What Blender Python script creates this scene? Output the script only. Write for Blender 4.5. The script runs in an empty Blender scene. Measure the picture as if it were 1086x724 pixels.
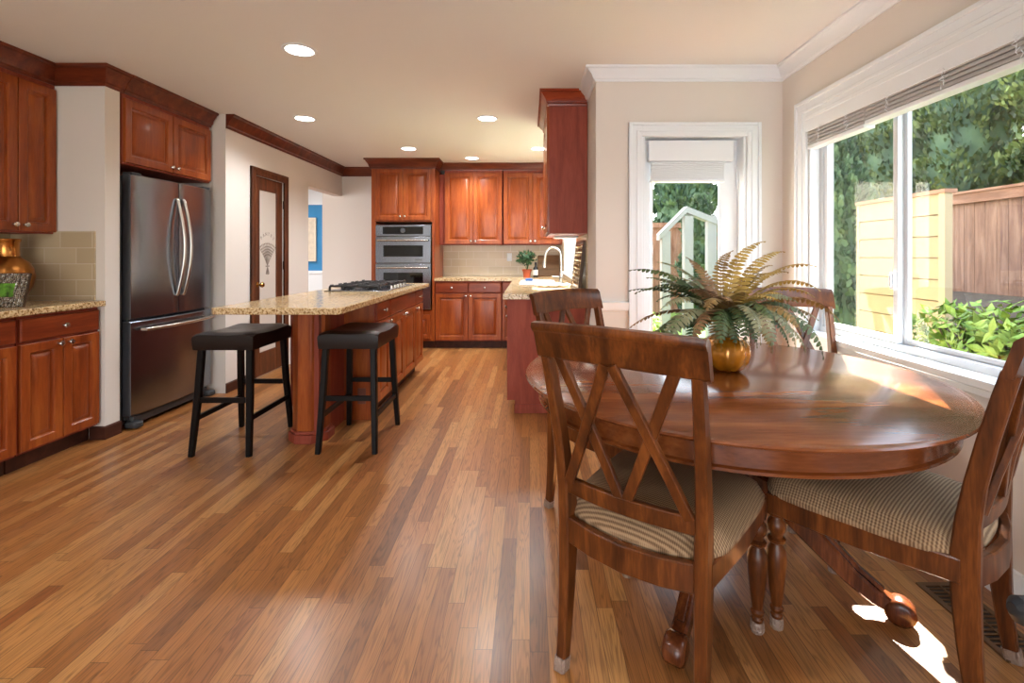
import bpy, bmesh, math, random
from mathutils import Vector, Matrix
PI = math.pi
random.seed(7)
scn = bpy.context.scene
COL = scn.collection

# ------------------------------------------------------------------ camera, world, sun, exposure
CAMH = 1.215; CEIL = 2.45
cam_d = bpy.data.cameras.new('camera'); cam = bpy.data.objects.new('camera', cam_d); COL.objects.link(cam)
cam.location = (0, 0, CAMH); cam.rotation_euler = (PI/2, 0, 0)
cam_d.sensor_width = 36; cam_d.lens = 515/1086*36
cam_d.shift_x = -(562-543)/1086; cam_d.shift_y = -(362-270)/1086
cam_d.clip_start = .05; cam_d.clip_end = 300
scn.camera = cam
scn.view_settings.view_transform = 'Standard'; scn.view_settings.look = 'None'
scn.view_settings.gamma = 1; scn.view_settings.use_curve_mapping = False
scn.view_settings.exposure = 1.2
SUN_DIR = Vector((-.49, -.87, -1.07)).normalized()      # the way the light travels
sd = bpy.data.lights.new('sun', 'SUN'); sun = bpy.data.objects.new('sun', sd); COL.objects.link(sun)
sd.energy = 32.0; sd.angle = math.radians(.6); sd.color = (1, .93, .82)
sun.rotation_euler = SUN_DIR.to_track_quat('-Z', 'Y').to_euler(); sun.location = (6, 9, 8)
w = bpy.data.worlds.new('sky'); scn.world = w; w.use_nodes = True
wn = w.node_tree; wn.nodes.clear()
wo = wn.nodes.new('ShaderNodeOutputWorld'); bg = wn.nodes.new('ShaderNodeBackground')
tc = wn.nodes.new('ShaderNodeTexCoord'); sx = wn.nodes.new('ShaderNodeSeparateXYZ'); cr = wn.nodes.new('ShaderNodeValToRGB')
wn.links.new(tc.outputs['Generated'], sx.inputs[0]); wn.links.new(sx.outputs['Z'], cr.inputs[0])
cr.color_ramp.elements[0].position = 0; cr.color_ramp.elements[0].color = (.95, .95, .95, 1)
cr.color_ramp.elements[1].position = .7; cr.color_ramp.elements[1].color = (.62, .78, 1, 1)
wn.links.new(cr.outputs[0], bg.inputs[0]); bg.inputs[1].default_value = 3.1
wn.links.new(bg.outputs[0], wo.inputs[0])

# ------------------------------------------------------------------ material helpers
def lin(c):
    return tuple([(x/255/12.92 if x/255 <= .04045 else ((x/255+.055)/1.055)**2.4) for x in c]) + (1,)
MATS = {}
def mat(name, rgb, rough=.5, metal=0, coat=0, noise=0, nscale=8, bump=0, bscale=60, spec=None, trans=0, stretch=(1, 1, 1)):
    if name in MATS: return MATS[name]
    m = bpy.data.materials.new(name); m.use_nodes = True; n = m.node_tree; b = n.nodes['Principled BSDF']
    c = lin(rgb); b.inputs['Base Color'].default_value = c
    b.inputs['Roughness'].default_value = rough; b.inputs['Metallic'].default_value = metal
    b.inputs['Coat Weight'].default_value = coat; b.inputs['Coat Roughness'].default_value = .12
    if spec is not None: b.inputs['Specular IOR Level'].default_value = spec
    if noise or bump:
        t = n.nodes.new('ShaderNodeTexCoord'); mp = n.nodes.new('ShaderNodeMapping'); mp.inputs['Scale'].default_value = stretch
        n.links.new(t.outputs['Object'], mp.inputs[0])
    if noise:
        nz = n.nodes.new('ShaderNodeTexNoise'); nz.inputs['Scale'].default_value = nscale; nz.inputs['Detail'].default_value = 5
        n.links.new(mp.outputs[0], nz.inputs['Vector'])
        r = n.nodes.new('ShaderNodeValToRGB'); n.links.new(nz.outputs['Fac'], r.inputs[0])
        r.color_ramp.elements[0].position = .3; r.color_ramp.elements[1].position = .7
        r.color_ramp.elements[0].color = tuple(x*(1-noise) for x in c[:3]) + (1,)
        r.color_ramp.elements[1].color = tuple(min(1, x*(1+noise)) for x in c[:3]) + (1,)
        n.links.new(r.outputs[0], b.inputs['Base Color'])
    if bump:
        nb = n.nodes.new('ShaderNodeTexNoise'); nb.inputs['Scale'].default_value = bscale; n.links.new(mp.outputs[0], nb.inputs['Vector'])
        bp = n.nodes.new('ShaderNodeBump'); bp.inputs['Strength'].default_value = bump; bp.inputs['Distance'].default_value = .01
        n.links.new(nb.outputs['Fac'], bp.inputs['Height']); n.links.new(bp.outputs[0], b.inputs['Normal'])
    MATS[name] = m
    return m
def ramp(n, fac, stops):
    r = n.nodes.new('ShaderNodeValToRGB'); e = r.color_ramp.elements
    while len(e) < len(stops): e.new(.5)
    for i, (p, c) in enumerate(stops): e[i].position = p; e[i].color = c
    n.links.new(fac, r.inputs[0]); return r
def wood(name, dark, mid, light, axis='Z', rough=.3, coat=.4, sc=1.0):
    if name in MATS: return MATS[name]
    m = bpy.data.materials.new(name); m.use_nodes = True; n = m.node_tree; b = n.nodes['Principled BSDF']
    t = n.nodes.new('ShaderNodeTexCoord'); mp = n.nodes.new('ShaderNodeMapping'); n.links.new(t.outputs['Object'], mp.inputs[0])
    s = [9*sc]*3; s['XYZ'.index(axis)] = 1.1*sc; mp.inputs['Scale'].default_value = s
    a = n.nodes.new('ShaderNodeTexNoise'); a.inputs['Scale'].default_value = 1.6; a.inputs['Detail'].default_value = 6; a.inputs['Distortion'].default_value = .6
    n.links.new(mp.outputs[0], a.inputs['Vector'])
    f = n.nodes.new('ShaderNodeTexNoise'); f.inputs['Scale'].default_value = 14; f.inputs['Detail'].default_value = 3
    n.links.new(mp.outputs[0], f.inputs['Vector'])
    mx = n.nodes.new('ShaderNodeMath'); mx.operation = 'MULTIPLY_ADD'; mx.inputs[1].default_value = .35
    n.links.new(f.outputs['Fac'], mx.inputs[0]); n.links.new(a.outputs['Fac'], mx.inputs[2])
    r = ramp(n, mx.outputs[0], [(.45, lin(dark)), (.68, lin(mid)), (.9, lin(light))])
    n.links.new(r.outputs[0], b.inputs['Base Color'])
    b.inputs['Roughness'].default_value = rough; b.inputs['Coat Weight'].default_value = coat*.6; b.inputs['Coat Roughness'].default_value = .12
    b.inputs['Specular IOR Level'].default_value = .3
    MATS[name] = m; return m
def glass(name, tint=(1, 1, 1), gloss=1.0):
    if name in MATS: return MATS[name]
    m = bpy.data.materials.new(name); m.use_nodes = True; n = m.node_tree; n.nodes.clear()
    o = n.nodes.new('ShaderNodeOutputMaterial'); tr = n.nodes.new('ShaderNodeBsdfTransparent'); g = n.nodes.new('ShaderNodeBsdfGlossy')
    tr.inputs[0].default_value = tuple(tint) + (1,); g.inputs['Roughness'].default_value = .01
    fr = n.nodes.new('ShaderNodeFresnel'); fr.inputs[0].default_value = 1.45; mx = n.nodes.new('ShaderNodeMixShader')
    ml = n.nodes.new('ShaderNodeMath'); ml.operation = 'MULTIPLY'; ml.inputs[1].default_value = gloss
    n.links.new(fr.outputs[0], ml.inputs[0]); n.links.new(ml.outputs[0], mx.inputs[0])
    n.links.new(tr.outputs[0], mx.inputs[1]); n.links.new(g.outputs[0], mx.inputs[2]); n.links.new(mx.outputs[0], o.inputs[0])
    MATS[name] = m; return m
def emit(name, rgb, s):
    if name in MATS: return MATS[name]
    m = bpy.data.materials.new(name); m.use_nodes = True; b = m.node_tree.nodes['Principled BSDF']
    b.inputs['Base Color'].default_value = lin(rgb); b.inputs['Emission Color'].default_value = lin(rgb); b.inputs['Emission Strength'].default_value = s
    MATS[name] = m; return m
def granite():
    m = bpy.data.materials.new('granite'); m.use_nodes = True; n = m.node_tree; b = n.nodes['Principled BSDF']
    t = n.nodes.new('ShaderNodeTexCoord')
    a = n.nodes.new('ShaderNodeTexNoise'); a.inputs['Scale'].default_value = 75; a.inputs['Detail'].default_value = 4; a.inputs['Roughness'].default_value = .7
    n.links.new(t.outputs['Object'], a.inputs['Vector'])
    r = ramp(n, a.outputs['Fac'], [(.33, lin((62, 44, 30))), (.42, lin((150, 112, 66))), (.5, lin((205, 176, 128))), (.62, lin((222, 202, 164))), (.75, lin((190, 150, 92)))])
    v = n.nodes.new('ShaderNodeTexVoronoi'); v.inputs['Scale'].default_value = 95; n.links.new(t.outputs['Object'], v.inputs['Vector'])
    rr = ramp(n, v.outputs['Distance'], [(.12, (.35, .3, .25, 1)), (.3, (1, 1, 1, 1))])
    mm = n.nodes.new('ShaderNodeMix'); mm.data_type = 'RGBA'; mm.blend_type = 'MULTIPLY'; mm.inputs[0].default_value = .75
    n.links.new(r.outputs[0], mm.inputs[6]); n.links.new(rr.outputs[0], mm.inputs[7]); n.links.new(mm.outputs[2], b.inputs['Base Color'])
    b.inputs['Roughness'].default_value = .16
    return m
def tile_mat():
    m = bpy.data.materials.new('backsplash_tile'); m.use_nodes = True; n = m.node_tree; b = n.nodes['Principled BSDF']
    t = n.nodes.new('ShaderNodeTexCoord'); s = n.nodes.new('ShaderNodeSeparateXYZ'); n.links.new(t.outputs['Object'], s.inputs[0])
    ad = n.nodes.new('ShaderNodeMath'); ad.operation = 'ADD'; n.links.new(s.outputs['X'], ad.inputs[0]); n.links.new(s.outputs['Y'], ad.inputs[1])
    cb = n.nodes.new('ShaderNodeCombineXYZ'); n.links.new(ad.outputs[0], cb.inputs['X']); n.links.new(s.outputs['Z'], cb.inputs['Y'])
    k = n.nodes.new('ShaderNodeTexBrick'); n.links.new(cb.outputs[0], k.inputs['Vector'])
    k.inputs['Scale'].default_value = 1; k.inputs['Brick Width'].default_value = .21; k.inputs['Row Height'].default_value = .105
    k.inputs['Mortar Size'].default_value = .0025; k.inputs['Color1'].default_value = lin((190, 172, 142)); k.inputs['Color2'].default_value = lin((180, 162, 132))
    k.inputs['Mortar'].default_value = lin((205, 192, 168))
    n.links.new(k.outputs['Color'], b.inputs['Base Color']); b.inputs['Roughness'].default_value = .22
    bp = n.nodes.new('ShaderNodeBump'); bp.inputs['Strength'].default_value = .3; bp.inputs['Distance'].default_value = .003; bp.invert = True
    n.links.new(k.outputs['Fac'], bp.inputs['Height']); n.links.new(bp.outputs[0], b.inputs['Normal'])
    return m
def floor_mat():
    m = bpy.data.materials.new('oak_strip_floor'); m.use_nodes = True; n = m.node_tree; b = n.nodes['Principled BSDF']; L = n.links
    def M(op, a, bb=None, c=None):
        x = n.nodes.new('ShaderNodeMath'); x.operation = op
        for i, v in enumerate((a, bb, c)):
            if v is None: continue
            if isinstance(v, (int, float)): x.inputs[i].default_value = v
            else: L.new(v, x.inputs[i])
        return x.outputs[0]
    t = n.nodes.new('ShaderNodeTexCoord'); s = n.nodes.new('ShaderNodeSeparateXYZ'); L.new(t.outputs['Object'], s.inputs[0])
    u = M('DIVIDE', s.outputs['X'], .057); row = M('FLOOR', u)
    wn1 = n.nodes.new('ShaderNodeTexWhiteNoise'); wn1.noise_dimensions = '1D'; L.new(row, wn1.inputs['W'])
    yy = M('MULTIPLY_ADD', wn1.outputs['Value'], 7.3, M('DIVIDE', s.outputs['Y'], .85)); colr = M('FLOOR', yy)
    cb = n.nodes.new('ShaderNodeCombineXYZ'); L.new(row, cb.inputs[0]); L.new(colr, cb.inputs[1])
    wn2 = n.nodes.new('ShaderNodeTexWhiteNoise'); wn2.noise_dimensions = '2D'; L.new(cb.outputs[0], wn2.inputs['Vector'])
    rnd = wn2.outputs['Value']
    # grain
    g = n.nodes.new('ShaderNodeCombineXYZ'); L.new(M('MULTIPLY', s.outputs['X'], 26), g.inputs[0])
    L.new(M('MULTIPLY', s.outputs['Y'], 1.6), g.inputs[1]); L.new(M('MULTIPLY', rnd, 40), g.inputs[2])
    nz = n.nodes.new('ShaderNodeTexNoise'); nz.inputs['Scale'].default_value = 1; nz.inputs['Detail'].default_value = 2; nz.inputs['Distortion'].default_value = .4
    L.new(g.outputs[0], nz.inputs['Vector'])
    rings = M('SINE', M('MULTIPLY', nz.outputs['Fac'], 75)); rings = M('MULTIPLY_ADD', rings, .5, .5)
    rings = M('POWER', rings, 3)
    g2 = n.nodes.new('ShaderNodeCombineXYZ'); L.new(M('MULTIPLY', s.outputs['X'], 300), g2.inputs[0])
    L.new(M('MULTIPLY', s.outputs['Y'], 9), g2.inputs[1]); L.new(M('MULTIPLY', rnd, 90), g2.inputs[2])
    n2 = n.nodes.new('ShaderNodeTexNoise'); n2.inputs['Scale'].default_value = 1; n2.inputs['Detail'].default_value = 2; L.new(g2.outputs[0], n2.inputs['Vector'])
    base = ramp(n, rnd, [(0, lin((126, 80, 42))), (.2, lin((156, 100, 52))), (.42, lin((170, 112, 60))), (.6, lin((178, 122, 68))), (.8, lin((190, 138, 82))), (1, lin((146, 88, 46)))])
    dk = M('MULTIPLY_ADD', M('MULTIPLY', rings, .34), -1, 1)
    dk2 = M('MULTIPLY_ADD', M('SUBTRACT', n2.outputs['Fac'], .5), .5, 1)
    fx = M('FRACT', u); ex = M('MINIMUM', fx, M('SUBTRACT', 1, fx)); gx = M('GREATER_THAN', ex, .022)
    fy = M('FRACT', yy); ey = M('MINIMUM', fy, M('SUBTRACT', 1, fy)); gy = M('GREATER_THAN', ey, .0015)
    gap = M('MULTIPLY_ADD', M('MULTIPLY', gx, gy), .5, .5)
    k = M('MULTIPLY', M('MULTIPLY', dk, dk2), gap)
    mm = n.nodes.new('ShaderNodeMix'); mm.data_type = 'RGBA'; mm.blend_type = 'MULTIPLY'; mm.inputs[0].default_value = 1
    L.new(base.outputs[0], mm.inputs[6]); L.new(k, mm.inputs[7]); L.new(mm.outputs[2], b.inputs['Base Color'])
    b.inputs['Roughness'].default_value = .36; b.inputs['Coat Weight'].default_value = .2; b.inputs['Coat Roughness'].default_value = .2
    bp = n.nodes.new('ShaderNodeBump'); bp.inputs['Strength'].default_value = .15; bp.inputs['Distance'].default_value = .001
    L.new(k, bp.inputs['Height']); L.new(bp.outputs[0], b.inputs['Normal'])
    return m

WALL = mat('wall_paint', (221, 214, 206), .85, bump=.05, bscale=250)
CEILM = mat('ceiling_paint', (232, 232, 230), .9, bump=.08, bscale=120)
WHITE = mat('white_trim', (232, 238, 243), .45)
VINYL = mat('white_vinyl', (214, 218, 222), .35)
CAB = wood('cherry_cabinet', (116, 50, 20), (144, 68, 28), (166, 88, 38), 'Z', .3, .3)
CABH = wood('cherry_cabinet_horizontal', (98, 38, 18), (126, 54, 26), (150, 72, 36), 'X', .3, .3)
CABD = wood('cherry_dark_side', (122, 52, 36), (142, 64, 46), (156, 78, 58), 'Z', .5, .0)
CROWN = wood('cherry_crown', (78, 32, 16), (100, 42, 22), (124, 58, 32), 'X', .3, .3)
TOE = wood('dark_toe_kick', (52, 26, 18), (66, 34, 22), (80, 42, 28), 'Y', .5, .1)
DOORW = wood('walnut_door', (70, 36, 20), (92, 50, 28), (112, 66, 40), 'Z', .4, .2)
CHAIRW = wood('chair_walnut', (60, 29, 11), (92, 48, 19), (128, 72, 31), 'Z', .34, .2, 1.3)
TABW = wood('table_cherry', (84, 40, 16), (112, 58, 25), (138, 78, 38), 'X', .22, .6, .8)
TABL = wood('table_leg_cherry', (56, 26, 12), (92, 46, 22), (128, 70, 34), 'Z', .25, .6, 1.2)
GRAN = granite(); TILE = tile_mat(); OAK = floor_mat()
NICK = mat('brushed_nickel', (200, 196, 188), .25, 1)
STEEL = mat('stainless_steel', (142, 147, 156), .24, 1, noise=.14, nscale=3, stretch=(1, 6, .3))
STEELD = mat('stainless_dark', (120, 120, 120), .3, 1)
BLACK = mat('black_paint', (14, 13, 13), .3)
DKGREY = mat('dark_grey_plastic', (52, 54, 56), .5)
BGLASS = mat('black_glass', (10, 11, 12), .06)
STOOLW = mat('espresso_wood', (13, 9, 8), .42, spec=.2)
LEATH = mat('black_brown_leather', (26, 17, 14), .34, coat=.05, spec=.3, bump=.1, bscale=180)
IRON = mat('cast_iron', (18, 18, 20), .45)
CHROME = mat('chrome', (225, 225, 225), .08, 1)
GLASS = glass('window_glass', (.98, .99, .985), .07)
BRASS = mat('aged_brass', (168, 110, 52), .3, .9, noise=.35, nscale=9)
GOLD = mat('brass_knob_metal', (200, 160, 90), .25, 1)
LIGHTM = emit('ceiling_lamp_glow', (255, 250, 240), 6)

# ------------------------------------------------------------------ mesh helpers
class MB:
    def __init__(s): s.v = []; s.f = []
    def add(s, vs, fs):
        o = len(s.v); s.v += [tuple(p) for p in vs]; s.f += [tuple(i+o for i in f) for f in fs]; return s
    def box(s, x0, x1, y0, y1, z0, z1):
        x0, x1 = sorted((x0, x1)); y0, y1 = sorted((y0, y1)); z0, z1 = sorted((z0, z1))
        return s.add([(x0,y0,z0),(x1,y0,z0),(x1,y1,z0),(x0,y1,z0),(x0,y0,z1),(x1,y0,z1),(x1,y1,z1),(x0,y1,z1)],
                     [(3,2,1,0),(4,5,6,7),(0,1,5,4),(1,2,6,5),(2,3,7,6),(3,0,4,7)])
    def rings(s, R, close=False, caps=True):
        n = len(R[0]); vs = [p for r in R for p in r]; fs = []
        m = len(R)
        for i in range(m if close else m-1):
            j = (i+1) % m
            for k in range(n): fs.append((i*n+k, i*n+(k+1) % n, j*n+(k+1) % n, j*n+k))
        if caps and not close: fs.append(tuple(range(n-1, -1, -1))); fs.append(tuple((m-1)*n+k for k in range(n)))
        return s.add(vs, fs)
    def tube(s, pts, r, n=10, caps=True):
        pts = [Vector(p) for p in pts]; R = []
        for i, p in enumerate(pts):
            t = (pts[min(i+1, len(pts)-1)]-pts[max(i-1, 0)]).normalized()
            if i == 0: a = t.orthogonal().normalized()
            else: a = (a - t*a.dot(t)).normalized()
            b = t.cross(a); rr = r[i] if isinstance(r, (list, tuple)) else r
            R.append([p+(a*math.cos(2*PI*k/n)+b*math.sin(2*PI*k/n))*rr for k in range(n)])
        return s.rings(R, caps=caps)
    def rect_sweep(s, pts, side, w, d):
        """rectangular bar; `side` is the direction of its width w; d = depth across"""
        pts = [Vector(p) for p in pts]; R = []
        for i, p in enumerate(pts):
            t = (pts[min(i+1, len(pts)-1)]-pts[max(i-1, 0)]).normalized()
            sd_ = side[i] if isinstance(side, list) else side
            a = Vector(sd_); a = (a-t*a.dot(t)).normalized(); b = t.cross(a)
            ww = (w[i] if isinstance(w, (list, tuple)) else w)/2; dd = (d[i] if isinstance(d, (list, tuple)) else d)/2
            c = min(ww, dd)*.3
            R.append([p+a*x+b*y for x, y in ((ww-c, -dd), (ww, -dd+c), (ww, dd-c), (ww-c, dd), (-ww+c, dd), (-ww, dd-c), (-ww, -dd+c), (-ww+c, -dd))])
        return s.rings(R)
    def lathe(s, prof, n=24, c=(0, 0, 0), axis='Z', sx=1, sy=1):
        R = []
        for r, z in prof:
            ring = []
            for k in range(n):
                a = 2*PI*k/n; x, y = r*math.cos(a)*sx, r*math.sin(a)*sy
                p = {'Z': (x, y, z), 'X': (z, x, y), 'Y': (y, z, x)}[axis]
                ring.append((p[0]+c[0], p[1]+c[1], p[2]+c[2]))
            R.append(ring)
        return s.rings(R)
    def torus_prof(s, prof, n=32):
        return s.rings([[(r*math.cos(2*PI*k/n), r*math.sin(2*PI*k/n), z) for r, z in prof] for k in range(n)], close=True)
    def prism(s, poly, z0, z1):
        n = len(poly); return s.rings([[(x, y, z0) for x, y in poly], [(x, y, z1) for x, y in poly]])
    def sweep(s, prof, path, side=1):
        """mitred moulding: prof = [(out, z)], path in xy; out is measured to the right of the path (side=-1 left)"""
        P = [Vector(p) for p in path]; R = []
        for i, p in enumerate(P):
            d0 = (P[i]-P[i-1]).normalized() if i else None
            d1 = (P[i+1]-P[i]).normalized() if i < len(P)-1 else None
            n0 = Vector((d0.y, -d0.x))*side if d0 else None; n1 = Vector((d1.y, -d1.x))*side if d1 else None
            if n0 is None: m = n1
            elif n1 is None: m = n0
            else: m = (n0+n1).normalized(); m = m/max(.2, m.dot(n0))
            R.append([(p.x+m.x*o, p.y+m.y*o, z) for o, z in prof])
        return s.rings(R)
    def frame(s, x0, x1, z0, z1, t, y0, y1):
        return s.box(x0, x0+t, y0, y1, z0, z1).box(x1-t, x1, y0, y1, z0, z1).box(x0+t, x1-t, y0, y1, z0, z0+t).box(x0+t, x1-t, y0, y1, z1-t, z1)
    def build(s, name, m, parent=None, smooth=35, bevel=0, label=None, xf=None):
        me = bpy.data.meshes.new(name); vs = s.v
        if xf is not None: vs = [tuple(xf @ Vector(p)) for p in vs]
        me.from_pydata(vs, [], s.f)
        bm = bmesh.new(); bm.from_mesh(me); bmesh.ops.recalc_face_normals(bm, faces=bm.faces); bm.to_mesh(me); bm.free()
        if smooth:
            me.polygons.foreach_set('use_smooth', [True]*len(me.polygons)); me.set_sharp_from_angle(angle=math.radians(smooth))
        me.materials.append(m)
        o = bpy.data.objects.new(name, me); COL.objects.link(o)
        if parent: o.parent = parent
        if bevel:
            b = o.modifiers.new('bevel', 'BEVEL'); b.width = bevel; b.segments = 2; b.limit_method = 'ANGLE'; b.angle_limit = math.radians(40); b.harden_normals = False
        if label: o['label'] = label
        return o
def thing(name, label, cat, loc=(0, 0, 0), rz=0, group=None):
    o = bpy.data.objects.new(name, None); COL.objects.link(o); o.empty_display_size = .1
    o.location = loc; o.rotation_euler = (0, 0, rz); o['label'] = label; o['category'] = cat
    if group: o['group'] = group
    return o
def tag(o, label, cat, group=None, kind=None):
    o['label'] = label; o['category'] = cat
    if group: o['group'] = group
    if kind: o['kind'] = kind
    return o
def struct(name, mb, m, parent=None, **k):
    o = mb.build(name, m, parent, **k)
    if not parent: o['kind'] = 'structure'
    return o
def copy_tree(o, parent=None):
    c = o.copy(); COL.objects.link(c); c.parent = parent
    for ch in list(o.children): copy_tree(ch, c)
    return c

# ------------------------------------------------------------------ layout numbers (metres; camera at the origin looking along +Y)
XR = 1.68; YN = 3.23; XK = .44; YB = 6.9; XL = -3.42; XP = -2.80; YP = 3.20; XW = -2.67
YBK = -3.2                                     # how far the room is built behind the camera
# ------------------------------------------------------------------ the room
struct('floor', MB().box(-6.2, XR+.12, YBK, 10.2, -.05, 0), OAK)
struct('ceiling', MB().box(-6.2, XR+.12, YBK, YN+.12, CEIL, CEIL+.1).box(-6.2, XK+.12, YN+.12, 10.2, CEIL, CEIL+.1), CEILM)
struct('wall_left', MB().box(XL-.12, XL, YBK, YP+.0, 0, CEIL), WALL)
struct('wall_pillar', MB().box(XL-.12, XP, YP, YP+.115, 0, CEIL), WALL)
struct('wall_fridge_alcove', MB().box(XL-.12, XL-.02, YP+.115, 4.26, 0, CEIL).box(XL-.12, XW-.12, 4.26, 4.37, 0, CEIL), WALL)
DP0, DP1, DPT = 4.70, 5.26, 2.0                # pantry door opening
OP0, OP1 = 5.85, 6.9                           # passage to the blue room
struct('wall_pantry', MB().box(XW-.12, XW, 4.26, DP0, 0, CEIL).box(XW-.12, XW, DP0, DP1, DPT, CEIL).box(XW-.12, XW, DP1, OP0, 0, CEIL).box(XW-.12, XW, OP0, YB, 2.045, CEIL), WALL)
struct('wall_back', MB().box(-2.95, XK+.12, YB, YB+.12, 0, CEIL), WALL)
W0, W1, WZ0, WZ1 = 4.55, 6.2, 1.0, 2.1          # kitchen window
struct('wall_sink', MB().box(XK, XK+.12, YN+.12, W0, 0, CEIL).box(XK, XK+.12, W1, YB, 0, CEIL).box(XK, XK+.12, W0, W1, 0, WZ0).box(XK, XK+.12, W0, W1, WZ1, CEIL), WALL)
D0, D1, DT = .74, 1.45, 2.03
struct('wall_nook', MB().box(XK, D0, YN, YN+.12, 0, CEIL).box(D1, XR, YN, YN+.12, 0, CEIL).box(D0, D1, YN, YN+.12, DT, CEIL), WALL)
V0, V1, VZ0, VZ1 = .55, 2.93, .76, 2.05         # big window in the right wall
struct('wall_right', MB().box(XR, XR+.12, YBK, V0, 0, CEIL).box(XR, XR+.12, V1, YN+.12, 0, CEIL).box(XR, XR+.12, V0, V1, 0, VZ0-.031).box(XR, XR+.12, V0, V1, VZ1, CEIL), WALL)
struct('wall_behind', MB().box(-6.2, -2.5, YBK-.12, YBK, 0, CEIL).box(-1.0, -.7, YBK-.12, YBK, 0, CEIL).box(.9, XR+.12, YBK-.12, YBK, 0, CEIL).box(-2.5, .9, YBK-.12, YBK, 2.2, CEIL), WALL)
# blue room seen through the passage
BLUE = mat('blue_wall_paint', (58, 136, 190), .8)
struct('wall_far_room', MB().box(-6.1, -2.95, 9.3, 9.4, 0, CEIL), BLUE)
struct('wall_far_room_left', MB().box(-6.2, -6.1, 4.37, 9.4, 0, CEIL), WALL)
struct('wall_far_room_right', MB().box(-3.0, -2.88, YB+.12, 9.3, 0, CEIL), WALL)
struct('trim_1', MB().sweep([(0, CEIL-.28), (.02, CEIL-.28), (.03, CEIL-.2), (.09, CEIL-.06), (.09, CEIL), (0, CEIL)], [(-6.1, 9.3), (-3.0, 9.3)]), WHITE)
struct('trim_2', MB().box(-6.1, -3.0, 9.27, 9.3, .0, .87).box(-6.1, -3.0, 9.25, 9.3, .85, .91), WHITE)

# crown mouldings
def crown_prof(h, o, z=CEIL):
    return [(0, z-h), (o*.12, z-h), (o*.16, z-h*.86), (o*.30, z-h*.80), (o*.42, z-h*.55), (o*.72, z-h*.30), (o*.8, z-h*.2), (o, z-h*.14), (o, z), (0, z)]
CP = crown_prof(.125, .075)
struct('trim_3', MB().sweep(crown_prof(.085, .075), [(XK+.0, YN+.5), (XK, YN), (XR, YN), (XR, YBK)]), WHITE)
struct('trim_4', MB().sweep(CP, [(XP, YP), (XP, 3.335)]), CROWN)
struct('trim_5', MB().sweep(CP, [(XW, 4.262), (XW, YB), (-2.08, YB)]), CROWN)
struct('trim_6', MB().sweep(CP, [(-3.13+.0, YP), (XP, YP), (XP, YP+.01)]), CROWN)
# baseboards
struct('baseboard_right', MB().sweep([(0, 0), (.016, 0), (.016, .09), (.01, .1), (.008, .12), (0, .125)], [(XR, YN), (XR, YBK)]), WHITE)
struct('baseboard_nook', MB().sweep([(0, 0), (.016, 0), (.016, .09), (.01, .1), (.008, .12), (0, .125)], [(XK, YN), (.655, YN)]), WHITE)
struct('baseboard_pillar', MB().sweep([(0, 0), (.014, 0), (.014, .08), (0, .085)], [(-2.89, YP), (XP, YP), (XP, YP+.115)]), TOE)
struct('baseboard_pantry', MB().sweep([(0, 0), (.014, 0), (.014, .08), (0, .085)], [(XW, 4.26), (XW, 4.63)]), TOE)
struct('trim_7', MB().sweep([(0, .84), (.012, .845), (.02, .86), (.02, .885), (.026, .9), (0, .905)], [(XK, YN), (.655, YN)]), WHITE)
struct('trim_8', MB().sweep([(0, .84), (.012, .845), (.02, .86), (.02, .885), (.026, .9), (0, .905)], [(1.515, YN), (XR, YN)]), WHITE)

# nook door (door_1): casing, slab with a full glass light, blind, closer
dr = bpy.data.objects.new('door_1', None); COL.objects.link(dr); dr.location = (0, YN, 0); dr['kind'] = 'structure'
def casing(mb, x0, x1, z0, z1, wd, bottom=False):
    for a, b, t in ((0, wd, .018), (.0, .022, .028), (wd*.55, wd*.72, .024)):
        mb.box(x0+a, x0+b, -t, 0, z0, z1-a).box(x1-b, x1-a, -t, 0, z0, z1-a).box(x0+b, x1-b, -t, 0, z1-b, z1-a)
        if bottom: mb.box(x0+b, x1-b, -t, 0, z0+a, z0+b)
    return mb
casing(MB(), .655, 1.53, 0, 2.09, .09).build('casing', WHITE, dr, bevel=.003)
MB().box(.745, .765, 0, .14, 0, 2.0).box(1.42, 1.44, 0, .14, 0, 2.0).box(.745, 1.44, 0, .14, 2.0, 2.02).build('jamb', WHITE, dr, bevel=.002)
MB().box(.765, .826, .1, .14, .01, 2.0).box(1.304, 1.42, .1, .14, .01, 2.0).box(.81, 1.315, .1, .14, .01, .26).box(.81, 1.315, .1, .14, 1.88, 2.0).box(.825, .84, .09, .1, .27, 1.87).box(1.29, 1.305, .09, .1, .27, 1.87).box(.84,1.29,.09,.1,.25,.27).box(.84,1.29,.09,.1,1.87,1.885).build('door_slab', WHITE, dr, bevel=.002)
MB().box(.81, 1.315, .115, .121, .26, 1.88).build('glass_pane', GLASS, dr)
hg = MB().box(1.425, 1.432, .07, .1, 1.66, 1.78).tube([(1.418, .085, 1.655), (1.418, .085, 1.785)], .007)
hg.build('hinge', WHITE, dr)
MB().box(.8, 1.37, .035, .088, 1.845, 1.985).build('blind_valance', WHITE, dr, bevel=.004)
mb = MB()
for i in range(9): mb.box(.82, 1.31, .04, .085, 1.73+i*.0125, 1.7395+i*.0125)
mb.build('blind_slats', WHITE, dr); MB().box(.815, 1.315, .036, .088, 1.705, 1.727).build('blind_rail', WHITE, dr, bevel=.004)

# big window (window_1)
wd = bpy.data.objects.new('window_1', None); COL.objects.link(wd); wd.location = (XR, 0, 0); wd.rotation_euler = (0, 0, -PI/2); wd['kind'] = 'structure'
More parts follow.
